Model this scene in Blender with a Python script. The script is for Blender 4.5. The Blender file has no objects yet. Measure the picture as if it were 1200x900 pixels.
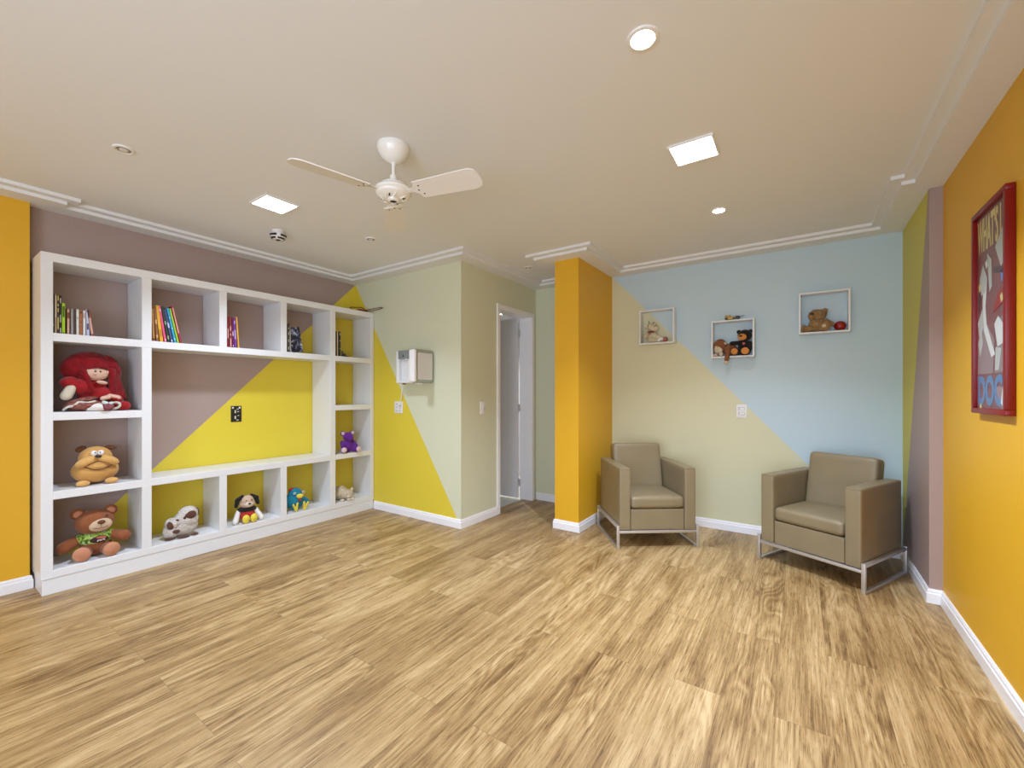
import bpy, bmesh, math, random
from mathutils import Vector, Matrix, Euler, noise

random.seed(7)
PI = math.pi
scene = bpy.context.scene
COL = scene.collection

# ------------------------------------------------------------------ camera
cam_data = bpy.data.cameras.new('camera')
cam = bpy.data.objects.new('camera', cam_data)
COL.objects.link(cam)
cam_data.sensor_fit = 'HORIZONTAL'
cam_data.sensor_width = 36.0
cam_data.lens = 496.84 / 1200.0 * 36.0
cam_data.shift_y = (461.42 - 450.0) / 1200.0
cam_data.clip_start = 0.05
cam.location = (0, 0, 1.27)
cam.rotation_euler = (PI / 2, 0, 0.5993)
scene.camera = cam

# ------------------------------------------------------------------ view and world
scene.view_settings.view_transform = 'Standard'
scene.view_settings.look = 'None'
scene.view_settings.gamma = 1.0
scene.view_settings.exposure = 0.07
scene.view_settings.use_curve_mapping = False
world = bpy.data.worlds.new('daylight')
scene.world = world
world.use_nodes = True
bg = world.node_tree.nodes['Background']
bg.inputs[0].default_value = (0.80, 0.90, 1.0, 1)
bg.inputs[1].default_value = 1.0
scene.cycles.max_bounces = 12
scene.cycles.diffuse_bounces = 8

# ------------------------------------------------------------------ daylight through the big opening behind the camera
REAR = -2.6
def area_light(name, loc, rot, sx, sy, power, color):
    d = bpy.data.lights.new(name, 'AREA')
    d.shape = 'RECTANGLE'; d.size = sx; d.size_y = sy
    d.energy = power; d.color = color
    o = bpy.data.objects.new(name, d); COL.objects.link(o)
    o.location = loc; o.rotation_euler = rot
    return o
WIN = (-1.15, 0.62, 0.05, 2.15)      # x0 x1 z0 z1 of the opening
area_light('window_daylight', ((WIN[0] + WIN[1]) / 2, REAR - 0.16, (WIN[2] + WIN[3]) / 2), (PI / 2, 0, 0),
           WIN[1] - WIN[0], WIN[3] - WIN[2], 84.0, (0.74, 0.91, 1.20))
SIDE = (-2.3, -0.4, 0.35, 1.95)     # y0 y1 z0 z1 of an added side opening, behind the camera
area_light('side_fill_light', (0.80, (SIDE[0] + SIDE[1]) / 2, (SIDE[2] + SIDE[3]) / 2), (PI / 2, 0, PI / 2),
           SIDE[1] - SIDE[0], SIDE[3] - SIDE[2], 38.0, (0.74, 0.91, 1.20))  # fill lamp added to reach the shelf backs, no known window there
PANEL_EMIT = 14.0
PANEL_WATTS = 35.0
PANEL_SPREAD = math.radians(124)
PANEL_COLOR = (0.82, 0.95, 1.20)
SPOT_EMIT = 60.0

# ------------------------------------------------------------------ materials
MATS = {}
def new_mat(name):
    m = bpy.data.materials.new(name); m.use_nodes = True
    nt = m.node_tree
    return m, nt, nt.nodes['Principled BSDF']
def mat(name, color, rough=0.6, metal=0.0, bump=None, vary=0.0, vscale=8.0, coat=0.0, sheen=0.0, spec=0.5):
    if name in MATS: return MATS[name]
    m, nt, b = new_mat(name)
    b.inputs['Base Color'].default_value = (*color, 1)
    b.inputs['Roughness'].default_value = rough
    b.inputs['Metallic'].default_value = metal
    b.inputs['Coat Weight'].default_value = coat
    b.inputs['Sheen Weight'].default_value = sheen
    b.inputs['Specular IOR Level'].default_value = spec
    N = nt.nodes.new; L = nt.links.new
    if vary > 0 or bump:
        tc = N('ShaderNodeTexCoord')
    if vary > 0:
        n = N('ShaderNodeTexNoise'); n.inputs['Scale'].default_value = vscale; n.inputs['Detail'].default_value = 4
        L(tc.outputs['Object'], n.inputs['Vector'])
        r = N('ShaderNodeValToRGB')
        r.color_ramp.elements[0].position = 0.3; r.color_ramp.elements[1].position = 0.7
        r.color_ramp.elements[0].color = (*[max(0, c * (1 - vary)) for c in color], 1)
        r.color_ramp.elements[1].color = (*[min(1, c * (1 + vary)) for c in color], 1)
        L(n.outputs['Fac'], r.inputs['Fac']); L(r.outputs['Color'], b.inputs['Base Color'])
    if bump:
        n2 = N('ShaderNodeTexNoise'); n2.inputs['Scale'].default_value = bump[0]; n2.inputs['Detail'].default_value = 3
        L(tc.outputs['Object'], n2.inputs['Vector'])
        bp = N('ShaderNodeBump'); bp.inputs['Strength'].default_value = bump[1]; bp.inputs['Distance'].default_value = bump[2]
        L(n2.outputs['Fac'], bp.inputs['Height']); L(bp.outputs['Normal'], b.inputs['Normal'])
    MATS[name] = m
    return m
def emit_mat(name, color, strength):
    m, nt, b = new_mat(name)
    b.inputs['Base Color'].default_value = (0.9, 0.9, 0.9, 1)
    b.inputs['Emission Color'].default_value = (*color, 1)
    b.inputs['Emission Strength'].default_value = strength
    return m
def two_tone(name, ca, cb, a, b_, c, d):
    """paint ca where a*x+b*y+c*z+d > 0, else cb; wall paint with a fine roller texture"""
    m, nt, b = new_mat(name)
    N = nt.nodes.new; L = nt.links.new
    tc = N('ShaderNodeTexCoord')
    dot = N('ShaderNodeVectorMath'); dot.operation = 'DOT_PRODUCT'
    L(tc.outputs['Object'], dot.inputs[0]); dot.inputs[1].default_value = (a, b_, c)
    gt = N('ShaderNodeMath'); gt.operation = 'GREATER_THAN'; gt.inputs[1].default_value = -d
    L(dot.outputs['Value'], gt.inputs[0])
    mx = N('ShaderNodeMix'); mx.data_type = 'RGBA'
    L(gt.outputs[0], mx.inputs[0])
    mx.inputs[6].default_value = (*cb, 1); mx.inputs[7].default_value = (*ca, 1)
    L(mx.outputs[2], b.inputs['Base Color'])
    b.inputs['Roughness'].default_value = 0.5
    n2 = N('ShaderNodeTexNoise'); n2.inputs['Scale'].default_value = 180
    L(tc.outputs['Object'], n2.inputs['Vector'])
    bp = N('ShaderNodeBump'); bp.inputs['Strength'].default_value = 0.12; bp.inputs['Distance'].default_value = 0.002
    L(n2.outputs['Fac'], bp.inputs['Height']); L(bp.outputs['Normal'], b.inputs['Normal'])
    return m

ORANGE = (0.72, 0.40, 0.014)
MAUVE = (0.38, 0.285, 0.255)
YELLOW = (0.72, 0.58, 0.045)
GREEN = (0.63, 0.615, 0.40)
SAGE = (0.65, 0.67, 0.49)
BLUE = (0.49, 0.625, 0.68)
LIME = (0.62, 0.56, 0.07)
roller = (180, 0.12, 0.002)
m_orange = mat('orange_paint', ORANGE, 0.5, bump=roller)
m_mauve = mat('mauve_paint', MAUVE, 0.5, bump=roller)
m_sage = mat('sage_paint', SAGE, 0.5, bump=roller)
m_mauve_yellow = two_tone('mauve_and_yellow_paint', YELLOW, MAUVE, 0, 1, -1, -0.5)
m_sage_yellow = two_tone('sage_and_yellow_paint', YELLOW, SAGE, -1, 0, -0.6383, -4.252 + 0.6383 * 2.52)
m_green_blue = two_tone('green_and_blue_paint', BLUE, GREEN, 1.0755, 0, 1, -(2.501 - 1.0755 * 1.662))
m_lime_mauve = two_tone('lime_and_mauve_paint', LIME, MAUVE, 0, 1, 0.326, -(3.597 + 0.326 * 2.506))
m_ceiling = mat('ceiling_paint', (0.77, 0.785, 0.79), 0.75, bump=(60, 0.06, 0.002))
m_white = mat('white_lacquer', (0.74, 0.745, 0.745), 0.32)
m_trimw = mat('white_trim_paint', (0.86, 0.86, 0.88), 0.35)
m_plastic = mat('white_plastic', (0.80, 0.79, 0.77), 0.35)
m_fanwhite = mat('fan_enamel', (0.84, 0.83, 0.78), 0.22, coat=0.3)
m_blade = mat('fan_blade_laminate', (0.80, 0.78, 0.75), 0.4)
m_black = mat('black_plastic', (0.012, 0.012, 0.012), 0.4)
m_dark = mat('dark_slot', (0.03, 0.025, 0.02), 0.7)
m_chrome = mat('chrome_tube', (0.60, 0.60, 0.60), 0.38, metal=0.75)
m_steel = mat('brushed_steel', (0.62, 0.58, 0.54), 0.35, metal=0.6, vary=0.03, vscale=40)
m_leather = mat('taupe_leather', (0.235, 0.188, 0.108), 0.42, bump=(260, 0.18, 0.002), vary=0.06, vscale=5)
m_door = mat('door_paint', (0.72, 0.72, 0.74), 0.4)
m_tile = mat('bathroom_tile', (0.55, 0.56, 0.50), 0.25, vary=0.06, vscale=12)
m_bath = mat('bathroom_paint', (0.66, 0.66, 0.67), 0.5)
m_redlac = mat('red_lacquer', (0.21, 0.007, 0.005), 0.32, spec=0.3)
m_grey = mat('grey_plastic', (0.24, 0.26, 0.26), 0.35)

def floor_material():
    m, nt, b = new_mat('oak_planks')
    N = nt.nodes.new; L = nt.links.new
    def math_(op, a, b2=None, c=None):
        n = N('ShaderNodeMath'); n.operation = op
        for i, v in enumerate((a, b2, c)):
            if v is None: continue
            if isinstance(v, (int, float)): n.inputs[i].default_value = v
            else: L(v, n.inputs[i])
        return n.outputs[0]
    tc = N('ShaderNodeTexCoord'); sp = N('ShaderNodeSeparateXYZ'); L(tc.outputs['Object'], sp.inputs[0])
    X, Y = sp.outputs[0], sp.outputs[1]
    u = math_('DIVIDE', math_('ADD', X, 0.853 + 19.0), 0.19)
    i = math_('FLOOR', u); fu = math_('FRACT', u)
    par = math_('MODULO', i, 2.0)
    off = math_('MULTIPLY', par, 0.59)
    jit = N('ShaderNodeTexWhiteNoise'); jit.noise_dimensions = '1D'; L(i, jit.inputs['W'])
    off2 = math_('ADD', off, math_('MULTIPLY', jit.outputs['Value'], 0.02))
    v = math_('DIVIDE', math_('ADD', math_('SUBTRACT', Y, off2), 1.289 * 8 - 0.665), 1.289)
    j = math_('FLOOR', v); fv = math_('FRACT', v)
    cx = N('ShaderNodeCombineXYZ'); L(i, cx.inputs[0]); L(j, cx.inputs[1])
    wn = N('ShaderNodeTexWhiteNoise'); wn.noise_dimensions = '2D'; L(cx.outputs[0], wn.inputs['Vector'])
    rnd = wn.outputs['Value']
    wcol = N('ShaderNodeSeparateColor'); L(wn.outputs['Color'], wcol.inputs[0])
    # grain coordinates, shifted per plank
    gx = math_('ADD', X, math_('MULTIPLY', rnd, 37.0))
    gy = math_('ADD', Y, math_('MULTIPLY', wcol.outputs[1], 53.0))
    def grain(sx, sy, scale, detail, dist=0.0, rough=0.55):
        c = N('ShaderNodeCombineXYZ')
        L(math_('MULTIPLY', gx, sx), c.inputs[0]); L(math_('MULTIPLY', gy, sy), c.inputs[1])
        n = N('ShaderNodeTexNoise'); n.inputs['Scale'].default_value = scale; n.inputs['Detail'].default_value = detail
        n.inputs['Distortion'].default_value = dist; n.inputs['Roughness'].default_value = rough
        L(c.outputs[0], n.inputs['Vector'])
        return n.outputs['Fac']
    broad = grain(11, 0.55, 1.6, 4, 0.5)
    fine = grain(75, 1.8, 1.6, 6, 0.2, 0.75)
    ticks = grain(170, 7.0, 1.6, 2, 0.0, 0.6)
    patch = grain(4.0, 0.8, 1.6, 3, 0.8)
    # cathedral rings in some planks
    ring = grain(5.0, 0.9, 1.0, 2, 0.3)
    rw = math_('ABSOLUTE', math_('SUBTRACT', math_('FRACT', math_('MULTIPLY', ring, 14.0)), 0.5))
    rmask = math_('GREATER_THAN', wcol.outputs[2], 0.45)
    t = math_('ADD', math_('MULTIPLY', math_('SUBTRACT', broad, 0.5), 0.75), 0.545)
    t = math_('ADD', t, math_('MULTIPLY', math_('SUBTRACT', fine, 0.5), 1.25))
    t = math_('ADD', t, math_('MULTIPLY', math_('MULTIPLY', math_('SUBTRACT', rw, 0.25), rmask), 0.42))
    t = math_('ADD', t, math_('MULTIPLY', math_('SUBTRACT', rnd, 0.5), 0.13))
    t = math_('ADD', t, math_('MULTIPLY', math_('SUBTRACT', patch, 0.5), 0.75))
    t = math_('SUBTRACT', t, math_('MULTIPLY', math_('GREATER_THAN', ticks, 0.60), 0.20))
    t = math_('ADD', t, 0.03)
    ramp = N('ShaderNodeValToRGB'); L(t, ramp.inputs['Fac'])
    e = ramp.color_ramp.elements
    e[0].position = 0.10; e[0].color = (0.095, 0.046, 0.014, 1)
    e[1].position = 0.92; e[1].color = (0.56, 0.405, 0.205, 1)
    k = e.new(0.36); k.color = (0.222, 0.127, 0.045, 1)
    k = e.new(0.58); k.color = (0.365, 0.235, 0.093, 1)
    # thin seams
    def seam(f, w):
        return math_('MAXIMUM', math_('LESS_THAN', f, w), math_('GREATER_THAN', f, 1 - w))
    s = math_('MAXIMUM', seam(fu, 0.006), seam(fv, 0.0011))
    mx = N('ShaderNodeMix'); mx.data_type = 'RGBA'; L(math_('MULTIPLY', s, 0.35), mx.inputs[0])
    L(ramp.outputs['Color'], mx.inputs[6]); mx.inputs[7].default_value = (0.12, 0.065, 0.025, 1)
    L(mx.outputs[2], b.inputs['Base Color'])
    rr = math_('ADD', math_('MULTIPLY', fine, 0.16), 0.33)
    L(rr, b.inputs['Roughness'])
    bp = N('ShaderNodeBump'); bp.inputs['Strength'].default_value = 0.15; bp.inputs['Distance'].default_value = 0.001
    L(math_('SUBTRACT', fine, s), bp.inputs['Height']); L(bp.outputs['Normal'], b.inputs['Normal'])
    return m
m_floor = floor_material()

# ------------------------------------------------------------------ mesh helpers
def finish(name, bm, m, parent=None, smooth=40, loc=None):
    me = bpy.data.meshes.new(name)
    bmesh.ops.recalc_face_normals(bm, faces=bm.faces)
    bm.to_mesh(me); bm.free()
    if smooth:
        me.polygons.foreach_set('use_smooth', [True] * len(me.polygons))
        me.set_sharp_from_angle(angle=math.radians(smooth))
    me.materials.append(m)
    o = bpy.data.objects.new(name, me); COL.objects.link(o)
    if parent is not None: o.parent = parent
    if loc is not None: o.location = loc
    return o
def thing(name, label, cat, loc=(0, 0, 0), rotz=0.0, group=None, rot=None):
    o = bpy.data.objects.new(name, None); COL.objects.link(o)
    o.empty_display_size = 0.05
    o.location = loc; o.rotation_euler = rot if rot else (0, 0, rotz)
    return tag(o, label, cat, group)
def tag(o, label, cat, group=None):
    o['label'] = label; o['category'] = cat
    if group: o['group'] = group
    return o
def struct(name, bm, m, smooth=0):
    o = finish(name, bm, m, None, smooth)
    o['kind'] = 'structure'
    return o
def _xf(bm, verts, M):
    bmesh.ops.transform(bm, matrix=M, verts=verts)
def box(bm, x0, x1, y0, y1, z0, z1, bev=0.0, seg=2, M=None):
    tmp = bmesh.new()
    bmesh.ops.create_cube(tmp, size=1)
    bmesh.ops.scale(tmp, vec=(x1 - x0, y1 - y0, z1 - z0), verts=tmp.verts)
    bmesh.ops.translate(tmp, vec=((x0 + x1) / 2, (y0 + y1) / 2, (z0 + z1) / 2), verts=tmp.verts)
    if bev > 0:
        bmesh.ops.bevel(tmp, geom=list(tmp.edges), offset=bev, segments=seg, affect='EDGES', profile=0.5)
    if M is not None: bmesh.ops.transform(tmp, matrix=M, verts=tmp.verts)
    me = bpy.data.meshes.new('t'); tmp.to_mesh(me); tmp.free(); bm.from_mesh(me); bpy.data.meshes.remove(me)
def B(*a, **k):
    bm = bmesh.new(); box(bm, *a, **k); return bm
def rot_m(rx=0, ry=0, rz=0): return Euler((rx, ry, rz)).to_matrix().to_4x4()
def ell(bm, c, r, rot=(0, 0, 0), n=20, fuzz=0.0, fscale=40.0):
    ret = bmesh.ops.create_uvsphere(bm, u_segments=n, v_segments=max(6, n * 2 // 3), radius=1.0)
    vs = ret['verts']
    M = Matrix.Translation(c) @ rot_m(*rot) @ Matrix.Diagonal((r[0], r[1], r[2], 1))
    bmesh.ops.transform(bm, matrix=M, verts=vs)
    if fuzz:
        cc = Vector(c)
        for v in vs:
            d = (v.co - cc).normalized()
            v.co += d * fuzz * (noise.noise(v.co * fscale) + 0.6 * noise.noise(v.co * fscale * 2.3))
def capsule(bm, p0, p1, r0, r1, n=14, flat=None):
    """tapered limb from p0 to p1"""
    p0 = Vector(p0); p1 = Vector(p1); ax = p1 - p0; L = ax.length
    q = ax.to_track_quat('Z', 'Y').to_matrix().to_4x4()
    prof = []
    for k in range(6):
        a = -PI / 2 + k * PI / 10
        prof.append((r0 * math.cos(a), r0 * math.sin(a)))
    for k in range(1, 4):
        t = k / 4; prof.append((r0 + (r1 - r0) * t, L * t))
    for k in range(6):
        a = k * PI / 10
        prof.append((r1 * math.cos(a), L + r1 * math.sin(a)))
    lathe(bm, prof, n, Matrix.Translation(p0) @ q, flat)
def lathe(bm, prof, n=24, M=None, flat=None):
    rings = []
    for (r, z) in prof:
        if r < 1e-5:
            v = Vector((0, 0, z)); rings.append([bm.verts.new(M @ v if M else v)]); continue
        ring = []
        for k in range(n):
            a = 2 * PI * k / n
            v = Vector((r * math.cos(a), r * math.sin(a) * (flat or 1.0), z))
            ring.append(bm.verts.new(M @ v if M else v))
        rings.append(ring)
    for a, b2 in zip(rings[:-1], rings[1:]):
        if len(a) == 1 and len(b2) == 1: continue
        for k in range(n):
            k2 = (k + 1) % n
            if len(a) == 1: bm.faces.new((a[0], b2[k], b2[k2]))
            elif len(b2) == 1: bm.faces.new((a[k], a[k2], b2[0]))
            else: bm.faces.new((a[k], a[k2], b2[k2], b2[k]))
    if len(rings[0]) > 1: bm.faces.new(rings[0])
    if len(rings[-1]) > 1: bm.faces.new(rings[-1])
def tube(bm, pts, r, n=8, sub=6):
    P = [Vector(p) for p in pts]
    if sub > 1 and len(P) > 2:
        Q = []
        for k in range(len(P) - 1):
            p0 = P[max(0, k - 1)]; p1 = P[k]; p2 = P[k + 1]; p3 = P[min(len(P) - 1, k + 2)]
            for s in range(sub):
                t = s / sub
                Q.append(0.5 * ((2 * p1) + (p2 - p0) * t + (2 * p0 - 5 * p1 + 4 * p2 - p3) * t * t + (3 * p1 - p0 - 3 * p2 + p3) * t ** 3))
        Q.append(P[-1]); P = Q
    prev = None; up = Vector((0, 0, 1))
    first = last = None
    for k, p in enumerate(P):
        d = (P[min(k + 1, len(P) - 1)] - P[max(k - 1, 0)]).normalized()
        s = d.cross(up)
        if s.length < 1e-3: s = d.cross(Vector((0, 1, 0)))
        s.normalize(); t = s.cross(d)
        ring = [bm.verts.new(p + (s * math.cos(2 * PI * q / n) + t * math.sin(2 * PI * q / n)) * r) for q in range(n)]
        if prev:
            for q in range(n): bm.faces.new((prev[q], prev[(q + 1) % n], ring[(q + 1) % n], ring[q]))
        else: first = ring
        prev = ring
    bm.faces.new(first); bm.faces.new(prev)
def prism(bm, pts2, z0, z1, M=None):
    """extrude a polygon in local xy from z0 to z1"""
    f = lambda p, z: bm.verts.new((M @ Vector((p[0], p[1], z))) if M else (p[0], p[1], z))
    lo = [f(p, z0) for p in pts2]; hi = [f(p, z1) for p in pts2]
    bm.faces.new(lo); bm.faces.new(hi)
    n = len(pts2)
    for k in range(n): bm.faces.new((lo[k], lo[(k + 1) % n], hi[(k + 1) % n], hi[k]))
def cushion(bm, x0, x1, y0, y1, z0, z1, r, bulge=0.0, cuts=9, M=None, pinch=0.0):
    """rounded, slightly puffed box"""
    tmp = bmesh.new(); bmesh.ops.create_cube(tmp, size=2)
    bmesh.ops.subdivide_edges(tmp, edges=list(tmp.edges), cuts=cuts, use_grid_fill=True)
    hx, hy, hz = (x1 - x0) / 2, (y1 - y0) / 2, (z1 - z0) / 2
    c = Vector(((x0 + x1) / 2, (y0 + y1) / 2, (z0 + z1) / 2))
    for v in tmp.verts:
        ux, uy, uz = v.co
        # concentrate samples near the rounded edges
        w = lambda t: math.copysign(1 - (1 - abs(t)) ** 1.6, t) if abs(t) < 1 else t
        p = Vector((w(ux) * hx, w(uy) * hy, w(uz) * hz))
        q = Vector((max(-hx + r, min(hx - r, p.x)), max(-hy + r, min(hy - r, p.y)), max(-hz + r, min(hz - r, p.z))))
        d = p - q
        if d.length > 1e-7: p = q + d.normalized() * r
        bx_, by_ = 1 - min(1, abs(p.x / hx)) ** 2, 1 - min(1, abs(p.y / hy)) ** 2
        p.z += math.copysign(bulge * bx_ * by_, p.z) if abs(p.z) > hz * 0.5 else 0
        v.co = p + c
    if M is not None: bmesh.ops.transform(tmp, matrix=M, verts=tmp.verts)
    me = bpy.data.meshes.new('t'); tmp.to_mesh(me); tmp.free(); bm.from_mesh(me); bpy.data.meshes.remove(me)
def E_(name, m, parent, *ells, n=20, fuzz=0.0, fscale=40.0):
    bm = bmesh.new()
    for e in ells:
        ell(bm, e[0], e[1], e[2] if len(e) > 2 else (0, 0, 0), n=n, fuzz=fuzz, fscale=fscale)
    return finish(name, bm, m, parent, 60)
def C_(name, m, parent, *caps, n=14):
    bm = bmesh.new()
    for c in caps: capsule(bm, *c, n=n)
    return finish(name, bm, m, parent, 60)
def T_(name, m, parent, *tubes, n=8, sub=6):
    bm = bmesh.new()
    for pts, r in tubes: tube(bm, pts, r, n=n, sub=sub)
    return finish(name, bm, m, parent, 60)
def text_mesh(name, s, m, parent, M, width, height, depth=0.0008, bold=0.0):
    cu = bpy.data.curves.new('t', 'FONT'); cu.body = s; cu.extrude = 0.5; cu.offset = bold; cu.resolution_u = 3
    o = bpy.data.objects.new('t', cu); COL.objects.link(o)
    bpy.context.view_layer.update()
    dg = bpy.context.evaluated_depsgraph_get()
    me = bpy.data.meshes.new_from_object(o.evaluated_get(dg))
    COL.objects.unlink(o); bpy.data.objects.remove(o); bpy.data.curves.remove(cu)
    xs = [v.co.x for v in me.vertices]; ys = [v.co.y for v in me.vertices]
    x0, x1, y0, y1 = min(xs), max(xs), min(ys), max(ys)
    for v in me.vertices:
        v.co = M @ Vector(((v.co.x - x0) / (x1 - x0) * width, (v.co.y - y0) / (y1 - y0) * height, v.co.z * depth * 2))
    me.name = name
    me.materials.clear(); me.materials.append(m)
    ob = bpy.data.objects.new(name, me); COL.objects.link(ob); ob.parent = parent
    return ob

# ------------------------------------------------------------------ room shell
HC, HT1, HT2 = 2.520, 2.542, 2.564       # border of the ceiling, first and second step of the tray
XOL, XM, YG, XH, YB = -4.165, -4.252, 3.025, -2.648, 4.386
XPL, XPR, YP, XY, YS, XR = -1.932, -1.687, 3.550, 0.642, 3.568, 0.703
ROOM = [(XOL, REAR), (XR, REAR), (XR, YS), (XY, YS), (XY, YB), (XPR, YB), (XPR, YP), (XPL, YP),
        (XPL, YB), (XH, YB), (XH, YG), (XM, YG), (XM, 0.51), (XOL, 0.51)]
def offset_poly(P, d):
    """rectilinear counter-clockwise polygon moved inwards by d"""
    n = len(P); out = []
    for k in range(n):
        a, b, c = Vector(P[k - 1]), Vector(P[k]), Vector(P[(k + 1) % n])
        e1 = (b - a).normalized(); e2 = (c - b).normalized()
        n1 = Vector((-e1.y, e1.x)); n2 = Vector((-e2.y, e2.x))
        out.append(tuple(b + n1 * d + n2 * d))
    return out
OUT = offset_poly(ROOM, -0.12)
def wall_edge(bm, k, t0=0.0, t1=1.0, z0=0.0, z1=HC + 0.12):
    n = len(ROOM)
    a, b = Vector(ROOM[k]), Vector(ROOM[(k + 1) % n]); oa, ob = Vector(OUT[k]), Vector(OUT[(k + 1) % n])
    e = (b - a)
    p0 = a + e * t0; p1 = a + e * t1
    nrm = Vector((e.y, -e.x)).normalized() * 0.12
    q0 = oa if t0 == 0 else p0 + nrm
    q1 = ob if t1 == 1 else p1 + nrm
    prism(bm, [tuple(p0), tuple(p1), tuple(q1), tuple(q0)], z0, z1)
def wall(name, m, *ks):
    bm = bmesh.new()
    for k in ks: wall_edge(bm, k)
    return struct(name, bm, m)
bm = bmesh.new()      # right wall with an opening added behind the camera for the side fill
Lr = YS - REAR
b0, b1 = (SIDE[0] - REAR) / Lr, (SIDE[1] - REAR) / Lr
wall_edge(bm, 1, 0, b0); wall_edge(bm, 1, b1, 1); wall_edge(bm, 1, b0, b1, SIDE[3], HC + 0.12); wall_edge(bm, 1, b0, b1, 0, SIDE[2])
struct('wall_right', bm, m_orange)
wall('wall_right_step', m_mauve, 2)
wall('wall_right_return', m_lime_mauve, 3)
wall('wall_back', m_green_blue, 4)
wall('wall_pillar', m_orange, 5, 6, 7)
wall('wall_hall_end', m_sage, 8)
wall('wall_alcove', m_sage_yellow, 10)
wall('wall_left', m_mauve_yellow, 11)
wall('wall_left_near', m_orange, 12, 13)
# hall wall with the door opening (edge runs from y=YB down to YG)
D0, D1, DZ = 3.632, 4.292, 2.185
bm = bmesh.new()
ta, tb = (YB - D1) / (YB - YG), (YB - D0) / (YB - YG)
wall_edge(bm, 9, 0, ta); wall_edge(bm, 9, tb, 1); wall_edge(bm, 9, ta, tb, DZ, HC + 0.12)
struct('wall_hall_left', bm, m_sage)
# rear wall (behind the camera) with its large opening
bm = bmesh.new()
W = XR - XOL
a0, a1 = (WIN[0] - XOL) / W, (WIN[1] - XOL) / W
wall_edge(bm, 0, 0, a0); wall_edge(bm, 0, a1, 1); wall_edge(bm, 0, a0, a1, WIN[3], HC + 0.12); wall_edge(bm, 0, a0, a1, 0, WIN[2])
struct('wall_rear', bm, mat('rear_paint', (0.75, 0.73, 0.68), 0.6, bump=roller))

bm = bmesh.new()
prism(bm, [(XOL - 0.2, REAR - 0.15), (XR + 0.2, REAR - 0.15), (XR + 0.2, YB + 0.15), (-2.775, YB + 0.15), (-2.775, YG + 0.06), (XM - 0.15, YG + 0.06), (XM - 0.15, REAR - 0.15)], -0.08, 0.0)
struct('floor', bm, m_floor)

# stepped tray ceiling
def ring_faces(bm, A, za, Bp, zb):
    n = len(A)
    va = [bm.verts.new((p[0], p[1], za)) for p in A]; vb = [bm.verts.new((p[0], p[1], zb)) for p in Bp]
    for k in range(n): bm.faces.new((va[k], va[(k + 1) % n], vb[(k + 1) % n], vb[k]))
P1, P2 = offset_poly(ROOM, 0.148), offset_poly(ROOM, 0.203)
bm = bmesh.new()
ring_faces(bm, ROOM, HC, P1, HC); ring_faces(bm, P1, HC, P1, HT1); ring_faces(bm, P1, HT1, P2, HT1); ring_faces(bm, P2, HT1, P2, HT2)
bm.faces.new([bm.verts.new((p[0], p[1], HT2)) for p in P2])
bmesh.ops.remove_doubles(bm, verts=bm.verts, dist=1e-5)
# closed slab above
top = [bm.verts.new((p[0], p[1], HC + 0.11)) for p in ROOM]
bot = [v for v in bm.verts if abs(v.co.z - HC) < 1e-5]
def near(p): return min(bot, key=lambda v: (v.co.x - p[0]) ** 2 + (v.co.y - p[1]) ** 2)
bv = [near(p) for p in ROOM]
for k in range(len(ROOM)): bm.faces.new((bv[k], bv[(k + 1) % len(ROOM)], top[(k + 1) % len(ROOM)], top[k]))
bm.faces.new(top)
struct('ceiling', bm, m_ceiling)

# baseboards
PROF = [(0.0, 0.0), (0.015, 0.0), (0.015, 0.058), (0.011, 0.063), (0.011, 0.074), (0.006, 0.085), (0.0, 0.085)]
def baseboard(name, k, t0=0.0, t1=1.0):
    bm = bmesh.new(); n = len(ROOM)
    a0_, a1_ = [], []
    for d, z in PROF:
        O = offset_poly(ROOM, d)
        a, b = Vector(O[k]), Vector(O[(k + 1) % n])
        ra, rb = Vector(ROOM[k]), Vector(ROOM[(k + 1) % n]); e = rb - ra
        nr = Vector((-e.y, e.x)).normalized() * d
        pa = a if t0 == 0 else ra + e * t0 + nr
        pb = b if t1 == 1 else ra + e * t1 + nr
        a0_.append(bm.verts.new((pa.x, pa.y, z))); a1_.append(bm.verts.new((pb.x, pb.y, z)))
    m_ = len(PROF)
    for q in range(m_): bm.faces.new((a0_[q], a0_[(q + 1) % m_], a1_[(q + 1) % m_], a1_[q]))
    bm.faces.new(a0_); bm.faces.new(a1_)
    return struct(name, bm, m_trimw)
for nm, k in (('baseboard_right', 1), ('baseboard_right_step', 2), ('baseboard_right_return', 3), ('baseboard_back', 4),
              ('baseboard_pillar_right', 5), ('baseboard_pillar_front', 6), ('baseboard_pillar_left', 7), ('baseboard_hall_end', 8)):
    baseboard(nm, k)
baseboard('baseboard_alcove', 10, 0.0, (XH + 3.915) / (XH - XM))
baseboard('baseboard_hall_left', 9, (YB - 3.588) / (YB - YG), 1.0)
baseboard('baseboard_left_near', 13)

# door in the hall wall: lining, casing, leaf with hinges
door = thing('door_1', 'white door standing open in the hall doorway beside the orange pillar', 'door', (XH, (D0 + D1) / 2, 0))
door['kind'] = 'structure'
def dl(bm, x0, x1, y0, y1, z0, z1, bev=0.002): box(bm, x0 - XH, x1 - XH, y0 - (D0 + D1) / 2, y1 - (D0 + D1) / 2, z0, z1, bev, 1)
bm = bmesh.new()
dl(bm, -2.812, XH + 0.004, D0 - 0.001, D0 + 0.014, 0, DZ); dl(bm, -2.812, XH + 0.004, D1 - 0.014, D1 + 0.001, 0, DZ)
dl(bm, -2.812, XH + 0.004, D0, D1, DZ - 0.014, DZ + 0.001)
finish('door_lining', bm, m_trimw, door, 0)
bm = bmesh.new()
dl(bm, XH, XH + 0.014, D0 - 0.042, D0 + 0.006, 0, DZ + 0.036); dl(bm, XH, XH + 0.014, D1 - 0.006, D1 + 0.042, 0, DZ + 0.036)
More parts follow.
